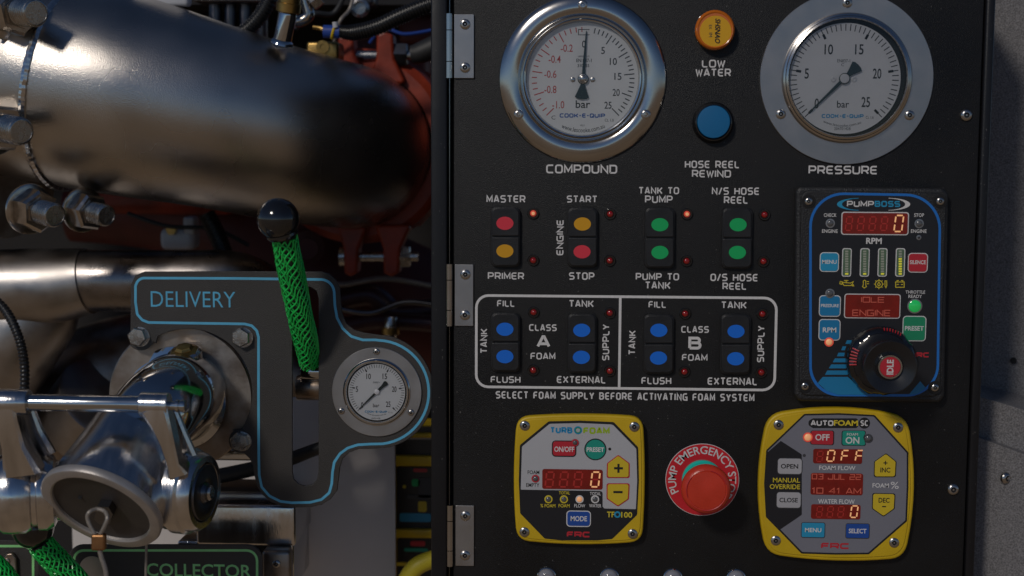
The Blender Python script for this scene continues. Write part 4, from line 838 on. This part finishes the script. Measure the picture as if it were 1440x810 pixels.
bl = [(190.5, 425), (190.5, 402)] + arcp(203, 403, 12, 165, 95, 5) + [(330, 391.5), (448, 393)] + arcp(451, 412, 19, 88, 5, 7) + [(471, 430), (474, 447), (482, 462), (494, 473), (510, 478), (528, 478)] + arcp(530, 551.5, 73, 88, -84, 26) + [(520, 624.5), (503, 625.5), (489, 630), (478, 638), (470, 650), (467.5, 664), (466.5, 680)] + [(463, 693), (452, 702.5), (436, 706.5), (410, 707), (394, 705), (379, 697.5), (368, 685), (364.5, 668), (363.8, 640), (363.5, 560), (363.5, 474)] + [(361, 465), (354, 458), (344, 455.5)] + [(275, 454.5), (209, 453.5)] + [(200, 450), (193, 442)]
g = Geo(); ribbon(g, fillet(loc2(t, bl, hp), 5*S, seg=3), 3.7*S, hp - t.location.y, True); obj('printed_outline', g.mesh('o', 'flat'), M['cyan'], t)
T(t, 'DELIVERY', 212, 331, 410, 432, 'cyan', hp, font='b', bold=-.004)
def hexbolt():
    g = Geo(); lathe(g, [(x*14*S, y*14*S) for x, y in [(1.0, 0), (1.0, .75), (.88, .9), (.3, .92), (0, .92)]], seg=6); return g.mesh('hexbolt', 25)
for px, py, rr in ((197, 473.5, .2), (342, 474.5, .55), (340, 620.5, .3)):
    obj('hex_bolt', cached('hexbolt', hexbolt), M['bolt'], t, L3(t, px-1.5, py-1, DP - .0026), rot=Quaternion((0, 1, 0), rr))
    disc('washer', t, px, py, 0, DP - .0026, M['bolt'], [(14.3, 0), (14.3, 1.2), (10, 1.3)], 32)
polypart('backing_plate', t, [(186, 640), (262, 640), (262, 470), (192, 470), (186, 478)], DP + .010, .004, M['flange'], .0004)
# small gauge on the plate
t = thing('delivery_gauge', 'small round gauge with grey flange at the right end of the DELIVERY plate', 'gauge', at(530, 551, DP - .0026))
gh = DP - .0026
gauge_shell(t, 530, 551, gh, [(64, 0), (64, 2.2), (63.5, 2.6), (48, 2.6)], M['flange'], [(48.5, 2), (48, 4), (46.5, 5), (45.5, 6.5), (43.5, 6.5), (42.5, 5), (42.2, .5)], M['chrome'], 40.5, 2.6, 5.2, cav=42.4)
H = gh - 2.6*S - .0001
gauge_face(t, 530, 551, H, .53, 15, full=False)
needle(t, 530, 551, 224, 35, 19, 1.6, H - .0006, k0=.5, wbulb=7)
disc('hub', t, 530, 551, 0, H - .0006, M['white2'], [(3.8, 0), (3.8, 1.4), (3, 1.9), (0, 2)], 20)
for x, y in ((529.5, 494.5), (480, 578), (578, 580)): screw(t, x, y, gh - 2.6*S, 4.8)
# ---- valve body behind the plate: round flange, elbow, outlet
t = thing('delivery_valve_outlet', 'polished elbow and outlet mounted through the round cut-out of the DELIVERY plate', 'valve', at(264, 553, .02))
disc('round_flange', t, 258, 556, 0, .020, M['cham'], [(103, -8), (103, 14), (101, 16), (70, 16), (60, 16)], 80)
c0 = L3(t, 258, 556, .018)
g = Geo(); lathe(g, [(r*S, h*S) for r, h in ((75, 17), (66, 20), (61, 30), (60, 42), (63, 43), (63, 52), (60, 53), (59, 62))], c0, (-.22, -1, -.05), 72); obj('neck', g, M['chrome'], t)
ptube('elbow', t, [(259, 553, .006, 60), (252, 555, -.014, 60), (240, 562, -.036, 61), (222, 578, -.056, 61), (205, 600, -.066, 61), (190, 625, -.074, 62)], M['chrome'], seg=56, n=6)
bp = thing('brass_plug', 'small brass hex plug on top of the polished elbow', 'plug', at(259, 492, -.010)); 
g = Geo(); lathe(g, [(a*S, b*S) for a, b in ((22, -6), (21, -1), (14, 1), (14, 2), (12, 3.4), (11, 6), (7, 7), (0, 7))], (0, 0, 0), (-.05, -.35, .94), 6); obj('plug_head', g, M['brass'], bp)
g = Geo(); lathe(g, [(a*S, b*S) for a, b in ((24, -14), (24, -4), (20, -1), (10, -1))], (0, 0, 0), (-.05, -.35, .94), 32); obj('plug_seat', g, M['alu'], bp)
# cap adaptor
nrm = Vector((-.20, -.73, -.62)).normalized(); CY = -.115
t = thing('outlet_cap', 'polished slanted outlet coupling with dull grey cap at the lower left', 'cap', at(142, 716, CY))
R = pr(91, CY); C = Vector((0, 0, 0))
g = Geo(); lathe(g, [(f*R, -h*R) for f, h in ((.66, 1.86), (.74, 1.80), (.78, 1.70), (.82, 1.3), (.88, .8), (.95, .32), (.97, .10))], C, nrm, 96); obj('skirt', g, M['alu'], t)
g = Geo(); lathe(g, [(f*R, h*R) for f, h in ((.95, -.14), (1.0, -.10), (1.01, -.02), (.99, .02), (.97, .03), (.84, .03), (.82, .01), (.81, -.06))], C, nrm, 96); obj('rim', g, M['rim'], t)
g = Geo(); lathe(g, [(f*R, h*R) for f, h in ((.82, -.03), (.79, -.035), (0, -.035))], C, nrm, 96); fc = obj('cap_face', g, M['cap'], t)
# lug plate on the cap
d_, u_, v_ = basis(nrm)
ex = Vector((1, 0, 0)); ex = (ex - nrm*ex.dot(nrm)).normalized(); ey = nrm.cross(ex); ey = -ey if ey.z < 0 else ey
g = Geo(); pl = [(-.06, .22), (.14, .26), (.17, .08), (.04, -.22), (-.16, -.30), (-.22, -.18)]
lo = [ex*(a+.10)*R + ey*(b)*R + nrm*(-.03*R) for a, b in pl]; hi = [p + nrm*.13*R for p in lo]
g.rings([lo, hi], cap0=True, cap1=True); g.mesh; lug = obj('pull_lug', g, M['lever'], t)
disc('rivet', t, 113, 699, 0, at(113, 699, CY).y - .002, M['dark'], [(3, 0), (3, 2), (0, 2)], 12)
# coupling drums and arms with handle bar
t = thing('coupling_handle', 'cast metal coupling arms with round lugs and a horizontal handle bar', 'handle', at(115, 568, -.11))
HY = -.115
def drum(t, cx, cy, dep, r, wdt, side):
    a = L3(t, cx, cy, dep); ax_ = Vector((side*.985, -.20, -.03)).normalized(); R = pr(r, dep); g = Geo(); k = pr(1, dep)
    lathe(g, [(R*.70, -wdt*k*1.4), (R*.86, -wdt*k*1.2), (R*.93, -wdt*k*.9), (R*.93, -wdt*k*.5), (R*1.0, -wdt*k*.42), (R, wdt*.25*k), (R*.93, wdt*.38*k), (R*.90, wdt*.8*k), (R*.84, wdt*k), (R*.70, wdt*k), (R*.68, wdt*.93*k)], a, ax_, 64); o = obj('lug_drum', g, M['alu'], t)
    g = Geo(); lathe(g, [(R*.66, wdt*.95*k), (R*.64, wdt*1.06*k), (R*.35, wdt*1.1*k), (R*.25, wdt*1.02*k), (R*.2, wdt*1.2*k), (0, wdt*1.22*k)], a, ax_, 48); i = obj('drum_cover', g, M['lever'], o)
    g = Geo(); lathe(g, [(R*.18, wdt*1.1*k), (R*.18, wdt*1.32*k), (R*.13, wdt*1.42*k), (0, wdt*1.42*k)], a, ax_, 24); obj('centre_bolt', g, M['bolt'], o)
drum(t, 264, 690, -.085, 62, 27, 1)
a = L3(t, 42, 692, -.085); g = Geo(); k = pr(1, -.09)
lathe(g, [(r*k, h*k) for r, h in ((30, -50), (50, -46), (58, -36), (60, -20), (59, -6), (55, 2), (50, 4), (50, 10), (56, 12), (57, 24), (52, 34), (44, 38), (40, 60))], a, (.95, .30, .0), 64); obj('lug_drum', g, M['alu'], t)
def arm(t, pts, wd, th, m='alu', name='arm'):
    """bar of rectangular section along (px,py,depth,width px)"""
    P = [L3(t, *p[:3]) for p in pts]; g = Geo(); R_ = []
    for i, p in enumerate(P):
        tn = (P[min(i+1, len(P)-1)] - P[max(i-1, 0)]).normalized(); side = tn.cross(Vector((0, 1, 0))).normalized(); fr = side.cross(tn)
        w2 = pr(pts[i][3], pts[i][2])/2; t2 = th*S/2; c = .25*w2; 
        R_.append([p + side*x + fr*y for x, y in ((-w2, -t2+c), (-w2+c, -t2), (w2-c, -t2), (w2, -t2+c), (w2, t2-c), (w2-c, t2), (-w2+c, t2), (-w2, t2-c))])
    g.rings(R_, cap0=True, cap1=True); return obj(name, g, M[m], t)
arm(t, [(8, 560, HY, 34), (14, 590, HY, 32), (23, 625, HY + .004, 34), (34, 662, HY + .010, 56)], 0, 30); arm(t, [(36, 574, HY + .02, 24), (45, 605, HY + .022, 30), (58, 640, HY + .026, 44)], 0, 14)
arm(t, [(219, 572, HY, 40), (228, 592, HY, 30), (238, 620, HY + .002, 22), (246, 648, HY + .005, 18), (252, 662, HY + .008, 30)], 0, 30)
arm(t, [(238, 580, HY + .02, 26), (250, 612, HY + .022, 28), (262, 645, HY + .025, 34)], 0, 14)
cyl('end_block', t, (-30, 565, HY), (41, 565.5, HY), 18.5, M['alu'], 40); cyl('end_block', t, (198, 568.5, HY), (238, 569.5, HY), 17.5, M['alu'], 40)
cyl('handle_bar', t, (38, 566, HY), (202, 568.5, HY), 12, M['chrome'], 40)
cyl('bar_pin', t, (237, 570.5, HY), (261, 571, HY), 9, M['chrome'], 28, prof=[(0, .7), (.45, .7), (.46, 1), (.62, 1), (.63, .75), (.72, .75), (.73, 1), (.95, 1), (1, .9), (1, 0)])
# cable and ferrule
CD = CY - .030
t = thing('cap_lanyard', 'looped wire cable with copper ferrule hanging from the grey cap', 'cable', at(137, 760, CD))
ptube('cable_loop', t, [(134, 752, CD, 3), (127, 740, CD, 3), (123, 728, CD, 3), (126, 720, CD, 3), (136, 716, CD + .004, 3), (147, 719, CD + .003, 3), (151, 728, CD - .002, 3), (147, 740, CD - .002, 3), (141, 752, CD, 3)], M['cable'], seg=10)
polypart('ferrule', t, rect(127.5, 752, 147, 775), CD + .003, .006, M['copper'], .0015, rad=3)
ptube('cable_tail', t, [(140, 772, CD, 3.5), (143, 785, CD, 3.5), (149, 805, CD, 3.5), (153, 850, CD, 3.5)], M['cable'], seg=10)
t = thing('thin_cable', 'thin straight wire cable hanging beside the word COLLECTOR', 'cable', at(205, 790, -.04)); ptube('strand', t, [(206, 764, -.05, 2), (205.5, 785, -.05, 2), (204.5, 840, -.05, 2)], M['cable'], seg=8)
# ---- handles with green net sleeves
def sleeve(t, pts, N=15, lam=11.5, inner='lilac'):
    P = [VecN((*L3(t, *p[:3]), pr(p[3], p[2]))) for p in pts]; Q = _sp(P, 14); C = [Vector(q.v[:3]) for q in Q]; R = [q.v[3] for q in Q]
    g = Geo(); tube(g, C, 0, 20, True, [r*.80 for r in R]); obj('lever_rod', g, M[inner], t)
    L = [0]
    for i in range(1, len(C)): L.append(L[-1] + (C[i]-C[i-1]).length)
    fr = []; u = None
    for i in range(len(C)):
        tn = (C[min(i+1, len(C)-1)] - C[max(i-1, 0)]).normalized()
        if u is None: _, u, _v = basis(tn)
        u = (u - tn*u.dot(tn)).normalized(); fr.append((u, tn.cross(u)))
    tot = L[-1]; pitch = N*lam*S; g = Geo()
    for sgn in (1, -1):
        for j in range(N):
            pts_ = []
            for s in range(61):
                l = tot*s/60; i = max(k_ for k_ in range(len(L)) if L[k_] <= l + 1e-9); i = min(i, len(L)-2); f = (l - L[i])/(L[i+1]-L[i])
                c = C[i].lerp(C[i+1], f); r = R[i] + (R[i+1]-R[i])*f; q = 2*pi*(j/N + sgn*l/pitch) + .12*sin(s*.9 + j*2)
                pts_.append(c + (fr[i][0]*cos(q) + fr[i][1]*sin(q)) * (r*(1 + (.02 if sgn > 0 else -.02) + .03*sin(j*1.7 + s*.35))))
            tube(g, pts_, 1.3*S if sgn > 0 else 1.2*S, 5, False)
    return obj('net_sleeve', g, M['net'], t)
t = thing('delivery_lever', 'lever with round black knob and bright green net sleeve in the DELIVERY slot', 'lever handle', at(430, 515, .0))
o = t.location; g = Geo(); lathe(g, [(sin(a)*pr(29.8, -.062), -cos(a)*pr(29.8, -.062)) for a in [pi*i/32 for i in range(33)]], L3(t, 391, 308, -.062), (.25, .35, -1), 56); kb = obj('ball_knob', g, M['gloss'], t)
g = Geo(); _k = pr(1, -.062); lathe(g, [(22.5*_k, 20.5*_k), (22.8*_k, 24*_k), (20*_k, 27.5*_k), (12*_k, 28*_k)], L3(t, 391, 308, -.062), (.22, .25, -1), 40); obj('knob_collar', g, M['gloss'], t)
sleeve(t, [(400, 332, -.055, 17.5), (406, 365, -.046, 17.5), (414, 405, -.034, 17.5), (422, 445, -.02, 17), (430, 480, -.006, 16), (435, 512, .012, 13)])
cyl('cross_shaft', t, (425, 522, .03), (470, 522, .03), 14, M['chrome'], 32); cyl('shaft_boss', t, (418, 545, .035), (470, 545, .035), 18, M['cham'], 32)
t = thing('collector_lever', 'lever with partly hidden black knob and green net sleeve leaning right below the outlet', 'lever handle', at(60, 770, -.05))
_k = pr(1, -.055); g = Geo(); lathe(g, [(sin(a)*30*_k, -cos(a)*30*_k) for a in [pi*i/28 for i in range(29)]], L3(t, 46, 742, -.055), (.5, .3, -1), 48); obj('ball_knob', g, M['gloss'], t)
sleeve(t, [(56, 764, -.055, 17), (72, 782, -.05, 18), (95, 806, -.045, 18), (125, 840, -.038, 18), (150, 870, -.03, 18)])
t = thing('second_collector_lever', 'end of a green net sleeve cut by the lower left corner', 'lever handle', at(0, 800, -.05)); sleeve(t, [(-35, 775, -.06, 15), (-12, 792, -.055, 15), (10, 815, -.05, 15), (30, 850, -.045, 15)])
# ---- COLLECTOR plates
def cplate(t, x0, y0, x1, y1, dep, lx0, lx1, holes=()):
    rectp = [(x0, y1), (x1, y1), (x1, y0), (x0, y0)]
    polypart('sheet', t, rectp, dep, .0026, M['plate'], .0005, rad=[0, 0, 22, 22], holes=holes); h = dep - .0026 - .0001
    g = Geo(); ribbon(g, fillet(loc2(t, [(lx0, y1), (lx0, y0+8), (lx1, y0+8), (lx1, y1)], h), [0, 15*S, 15*S, 0], closed=False), 3.6*S, h - t.location.y); obj('printed_outline', g.mesh('o', 'flat'), M['green_line'], t); return h
t = thing('collector_plate', 'charcoal plate with green outline lettered COLLECTOR at the bottom edge', 'plate', at(240, 800, .0))
h = cplate(t, 96, 766, 369, 900, .0, 104, 361.5); T(t, 'COLLECTOR', 206, 353.5, 793, 811.5, 'green_line', h, font='b', bold=.014)
disc('round_disc', t, 130, 800, 0, -.0026, M['flange'], [(19, 0), (19, .8), (0, .8)], 40)
t = thing('collector_plate', 'charcoal plate with green outline and brown lever tab in the lower left corner', 'plate', at(20, 800, .0)); h = cplate(t, -60, 760, 55, 900, .0, -52, 46.5)
polypart('lever_tab', t, [(3, 830), (24, 830), (22, 785), (17, 778), (9, 779), (4, 786)], h, .004, M['cham'], .001, rad=4); disc('tab_pin', t, 10, 789, 0, h - .004, M['bolt'], [(4.5, 0), (4, 2), (0, 2.4)], 16)
# ---- silver box, bars, tubes
t = thing('valve_actuator_box', 'shiny stepped metal box behind the COLLECTOR plate', 'box', at(340, 750, .05))
def pbox(name, t, f, y0, y1, m, top=None, bevel=.002):
    """box whose front face fills the pixel rect f at world y0 and which runs back to y1"""
    X0, Z0, X1, Z1 = lrect(t, *f, y0); o = rt(t).location; return wbox(name, t, (X0 + o.x, y0, Z0 + o.z), (X1 + o.x, y1, Z1 + o.z), m, bevel)
pbox('upper_block', t, (275, 710, 415, 768), .045, .12, M['alu'], bevel=.003); pbox('lower_block', t, (250, 762, 413, 830), .047, .12, M['chrome'], bevel=.002)
pbox('neck_block', t, (296, 692, 392, 712), .07, .12, M['flange'], bevel=.003); pbox('bracket', t, (368, 775, 408, 850), .030, .046, M['cham'], bevel=.0035); screw(t, 389, 793, .030, 6)
t = thing('cross_bar', 'flat bright bar behind the lower DELIVERY bolt', 'bar', at(320, 645, .06)); pbox('bar', t, (270, 632, 356, 648), .055, .075, M['chrome'], bevel=.002)
t = thing('black_tube', 'black rubber tube crossing behind the lower end of the DELIVERY slot', 'hose', at(380, 650, .09)); ptube('cover', t, [(270, 676, .09, 11), (330, 665, .09, 11), (400, 648, .09, 10), (450, 630, .09, 9), (520, 610, .10, 9)], M['rubber'], seg=16)
# grey panel behind
t = thing('pale_back_panel', 'pale grey sheet panel behind the DELIVERY plate', 'panel', at(480, 720, .14))
wbox('sheet', t, (at(412, 700, .14).x, .14, -.6), (at(556, 700, .14).x, .145, at(480, 560, .14).z), M['back'], .001)
t = thing('equipment_rack', 'blurred black rack panel seen below the outlet', 'panel', at(200, 740, .20)); wbox('sheet', t, (at(100, 700, .22).x, .22, -.6), (at(411, 700, .22).x, .225, at(300, 640, .22).z), M['back'], .001)
# ---- yellow framed modules in the background
t = thing('background_module_panel', 'out of focus yellow framed control modules behind the cabinet edge', 'control module', at(575, 720, .135))
YD = .20
pbox('side_rail', t, (541.5, 625, 554, 880), YD - .010, YD, M['yel'], bevel=.001)
for y0, y1 in ((642, 656), (745, 757), (610, 616)): pbox('yellow_bar', t, (553, y0, 640, y1), YD - .010, YD, M['yel'], bevel=.001)
pbox('backing', t, (541, 590, 660, 880), YD + .0005, YD + .006, M['yel'], bevel=0)
for b in ((558, 657, 640, 746), (559, 757, 640, 860), (556, 600, 640, 641)): rectpart('membrane', t, b, YD, .004, M['face'], 5)
def blob(b, m, name='key'): rectpart(name, t, b, YD - .004, .0008, M[m], 3)
for b, m in (((581, 659, 601, 664), 'rkey'), ((579, 674, 590, 684), 'mgre'), ((566, 682, 571, 687), 'yprint'), ((588, 705, 600, 720), 'ybtn'), ((562, 722, 606, 734), 'skey'), ((577, 761, 598, 768), 'rkey'), ((568, 771, 602, 776), 'tkey'), ((553, 791, 590, 796), 'yprint'), ((572, 696, 606, 702), 'dgrey'), ((588, 672, 606, 700), 'dgrey'), ((570, 615, 606, 618), 'gkeyl')): blob(b, m)
for y in (642, 675, 740, 776): disc('screw', t, 550, y, 0, YD - .010, M['bolt'], [(3.6, 0), (3.4, 1.5), (0, 2)], 14)
hose('yellow_hose', 'thick yellow hose bending up at the bottom beside the cabinet', [(560, 850, .12, 13), (572, 815, .12, 13), (590, 794, .12, 13), (625, 783, .125, 13), (660, 780, .13, 13)], M['yhose'], False)
# ---- grooved coupling behind the elbow
t = thing('pipe_coupling', 'orange red painted pipe coupling clamped round the far end of the big elbow', 'coupling', at(505, 206, .36))
CYD = .30; k = pr(1, CYD); c = L3(t, 508, 206, CYD)
g = Geo(); lathe(g, [(r*k, h*k) for r, h in ((108, -34), (124, -34), (134, -26), (136, 0), (134, 26), (124, 34), (108, 34))], c, (-.1, -1, 0), 72); obj('clamp_ring', g, M['red'], t)
def fork(px, py, wd, hh, s):
    polypart('clamp_lug', t, [(px - wd*.9, py), (px - wd*.45, py - s*hh*.5), (px - wd*.42, py - s*hh), (px, py - s*hh*1.08), (px + wd*.42, py - s*hh), (px + wd*.5, py - s*hh*.5), (px + wd*1.1, py)][::(1 if s > 0 else -1)], CYD - .012, .026, M['red'], .003, rad=5)
fork(493, 318, 22, 66, -1); fork(550, 316, 26, 68, -1); fork(486, 104, 26, 52, 1); fork(541, 118, 28, 70, 1)
LD = CYD - .026
cyl('clamp_bolt', t, (478, 361, LD), (588, 361, LD), 7, M['bolt'], 20); cyl('clamp_nut', t, (560, 361, LD), (577, 361, LD), 16, M['bolt'], 6); cyl('bolt_head', t, (478, 361, LD), (486, 361, LD), 14, M['bolt'], 20)
cyl('clamp_bolt', t, (474, 78, LD), (600, 78, LD), 7, M['bolt'], 20); cyl('clamp_nut', t, (555, 77, LD), (573, 77, LD), 17, M['lever'], 6); cyl('bolt_head', t, (472, 78, LD), (482, 78, LD), 13, M['bolt'], 20)
for pts in ([(540, 300), (606, 262), (640, 180), (640, 260), (590, 318), (560, 322)], [(556, 100), (606, 165), (640, 200), (640, 120), (575, 88)]):
    polypart('clamp_web', t, pts, CYD + .02, .022, M['red'], .003, rad=4)
# ---- red pump casing and clutter
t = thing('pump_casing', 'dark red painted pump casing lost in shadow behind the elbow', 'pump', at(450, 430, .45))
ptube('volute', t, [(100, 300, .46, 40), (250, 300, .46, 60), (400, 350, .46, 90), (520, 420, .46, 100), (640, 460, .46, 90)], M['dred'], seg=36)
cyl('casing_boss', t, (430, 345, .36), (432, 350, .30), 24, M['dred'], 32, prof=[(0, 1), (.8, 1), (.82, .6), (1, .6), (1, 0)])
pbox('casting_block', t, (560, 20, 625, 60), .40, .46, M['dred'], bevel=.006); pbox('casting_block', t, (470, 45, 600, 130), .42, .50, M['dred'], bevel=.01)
pbox('casting_block', t, (110, 262, 330, 302), .34, .40, M['red'], bevel=.01)
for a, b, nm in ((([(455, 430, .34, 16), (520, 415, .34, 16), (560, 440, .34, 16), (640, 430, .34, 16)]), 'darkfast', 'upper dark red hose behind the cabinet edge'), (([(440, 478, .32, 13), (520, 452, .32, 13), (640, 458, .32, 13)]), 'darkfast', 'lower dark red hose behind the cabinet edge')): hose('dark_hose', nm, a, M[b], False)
hose('corrugated_hose', 'black corrugated hose rising to the top edge left of the brass collared boss', [(320, 60, .16, 11), (352, 38, .16, 11), (375, 8, .16, 11), (392, -40, .16, 11)], M['hose'])
hose('corrugated_hose', 'black corrugated hose looping along the top edge towards the cabinet', [(478, 44, .18, 9), (498, 46, .18, 12), (530, 38, .18, 12), (565, 22, .18, 12), (600, 8, .18, 12), (650, -8, .18, 12)], M['hose'])
hose('black_elbow_hose', 'short thick black hose on the upper coupling bolt', [(578, 76, .24, 12), (592, 74, .24, 15), (620, 62, .24, 16)], M['rubber'], False)
t = thing('wire_connector', 'blue wire connector with yellow ring at the end of a black hose', 'connector', at(463, 44, .18))
ptube('wires', t, [(440, 38, .18, 3), (452, 40, .18, 4), (462, 46, .18, 8)], M['brass'], seg=12); ptube('sleeve', t, [(455, 44, .18, 9), (478, 45, .18, 9)], M['bwire'], seg=16); 
g = Geo(); ringc = L3(t, 470, 44, .18); tube(g, [ringc + Vector((.002*cos(q) , .004*sin(q)*0 - .0055*sin(q), .0062*cos(q))) for q in [2*pi*i/24 for i in range(25)]], .0014, 8, False); obj('yellow_ring', g, M['yel'], t)
ptube('white_tip', t, [(471, 31, .175, 4), (472, 39, .175, 4)], M['white2'], seg=12)
t = thing('brass_fitting', 'tan brass block fitting on the shoulder of the big elbow', 'fitting', at(450, 65, .20)); pbox('block', t, (430, 58, 476, 84), .195, .23, M['brass'], bevel=.003); disc('plug', t, 454, 66, 0, .195, M['brass'], [(9, 0), (9, 3), (4, 3), (4, 1), (0, 1)], 28)
t = thing('pipe_union', 'chrome union with loop beside the brass collared boss', 'fitting', at(430, 15, .19)); ptube('loop', t, [(405, 26, .19, 8), (420, 30, .19, 8), (434, 22, .19, 8), (430, 5, .19, 8), (425, -20, .19, 8)], M['nut'], seg=18); cyl('union_nut', t, (438, 6, .185), (450, -4, .185), 11, M['bolt'], 6)
t = thing('chrome_port', 'blurred chrome port behind the looping hose at the top', 'fitting', at(507, 10, .30)); disc('port', t, 507, 12, 0, .30, M['bolt'], [(13, 0), (13, 10), (9, 12), (8, 4), (0, 4)], 28); pbox('port_block', t, (490, -25, 526, 8), .305, .34, M['lever'], bevel=.004)
t = thing('air_tank_row', 'row of dark cylinders with pale caps along the top edge', 'cylinder', at(315, 0, .26))
for x in (303, 324, 345, 368): cyl('cylinder', t, (x, 60, .28), (x, -40, .28), 9, M['lever'], 24)
pbox('top_plate', t, (270, -30, 380, 2), .25, .30, M['flange'], bevel=.002)
t = thing('white_bracket', 'off white bracket edge above the elbow at the top', 'bracket', at(235, 0, .13)); pbox('bracket', t, (188, -40, 264, 8), .135, .15, M['white2'], bevel=.003)
t = thing('valve_tap', 'blurred grey tap in the dark gap below the elbow', 'valve', at(250, 335, .30)); pbox('tap_body', t, (224, 322, 272, 352), .30, .33, M['white2'], bevel=.006); pbox('tap_stem', t, (257, 305, 273, 330), .30, .32, M['white2'], bevel=.003); disc('tap_nut', t, 242, 323, 0, .30, M['brass'], [(8, 0), (8, 6), (0, 6)], 6)
hose('corrugated_hose', 'black corrugated hose in the dark gap left of the green sleeved lever', [(290, 300, .26, 13), (305, 330, .26, 13), (318, 365, .26, 13), (330, 400, .26, 13)], M['hose'])
t = thing('small_fitting', 'pale blurred fitting in the dark gap right of the DELIVERY plate', 'fitting', at(548, 462, .30)); cyl('fitting_body', t, (548, 480, .30), (550, 445, .30), 9, M['alu'], 20); cyl('fitting_collar', t, (549, 470, .30), (549, 460, .30), 13, M['brass'], 20)
pb = None

for lb, m, pts in (('thin black cable sagging across the dark gap under the elbow', 'rubber', [(180, 300, .27, 3), (235, 318, .26, 3), (300, 322, .27, 3), (350, 345, .28, 3)]),
    ('dull brown cable running behind the two lower clamp lugs', 'cable', [(430, 392, .30, 4), (480, 400, .31, 4), (540, 392, .32, 4), (620, 405, .33, 4)]),
    ('grey bundled cable crossing above the small pale fitting', 'lever', [(470, 432, .28, 4), (520, 440, .28, 4), (570, 425, .29, 4), (630, 432, .30, 4)]),
    ('thin tan wire dropping beside the yellow ringed connector', 'cable', [(500, -20, .25, 2.5), (492, 12, .25, 2.5), (478, 30, .24, 2.5), (470, 60, .25, 2.5)]),
    ('black cable curving over the brass block fitting at the top', 'rubber', [(415, 40, .24, 4), (440, 20, .24, 4), (470, 18, .25, 4), (490, -20, .25, 4)]),
    ('blue grey wire looping above the upper clamp bolt', 'bwire', [(520, 60, .27, 2.5), (540, 40, .26, 2.5), (570, 48, .26, 2.5), (620, 40, .27, 2.5)])):
    hose('bay_cable', lb, pts, M[m], False, cat='cable')
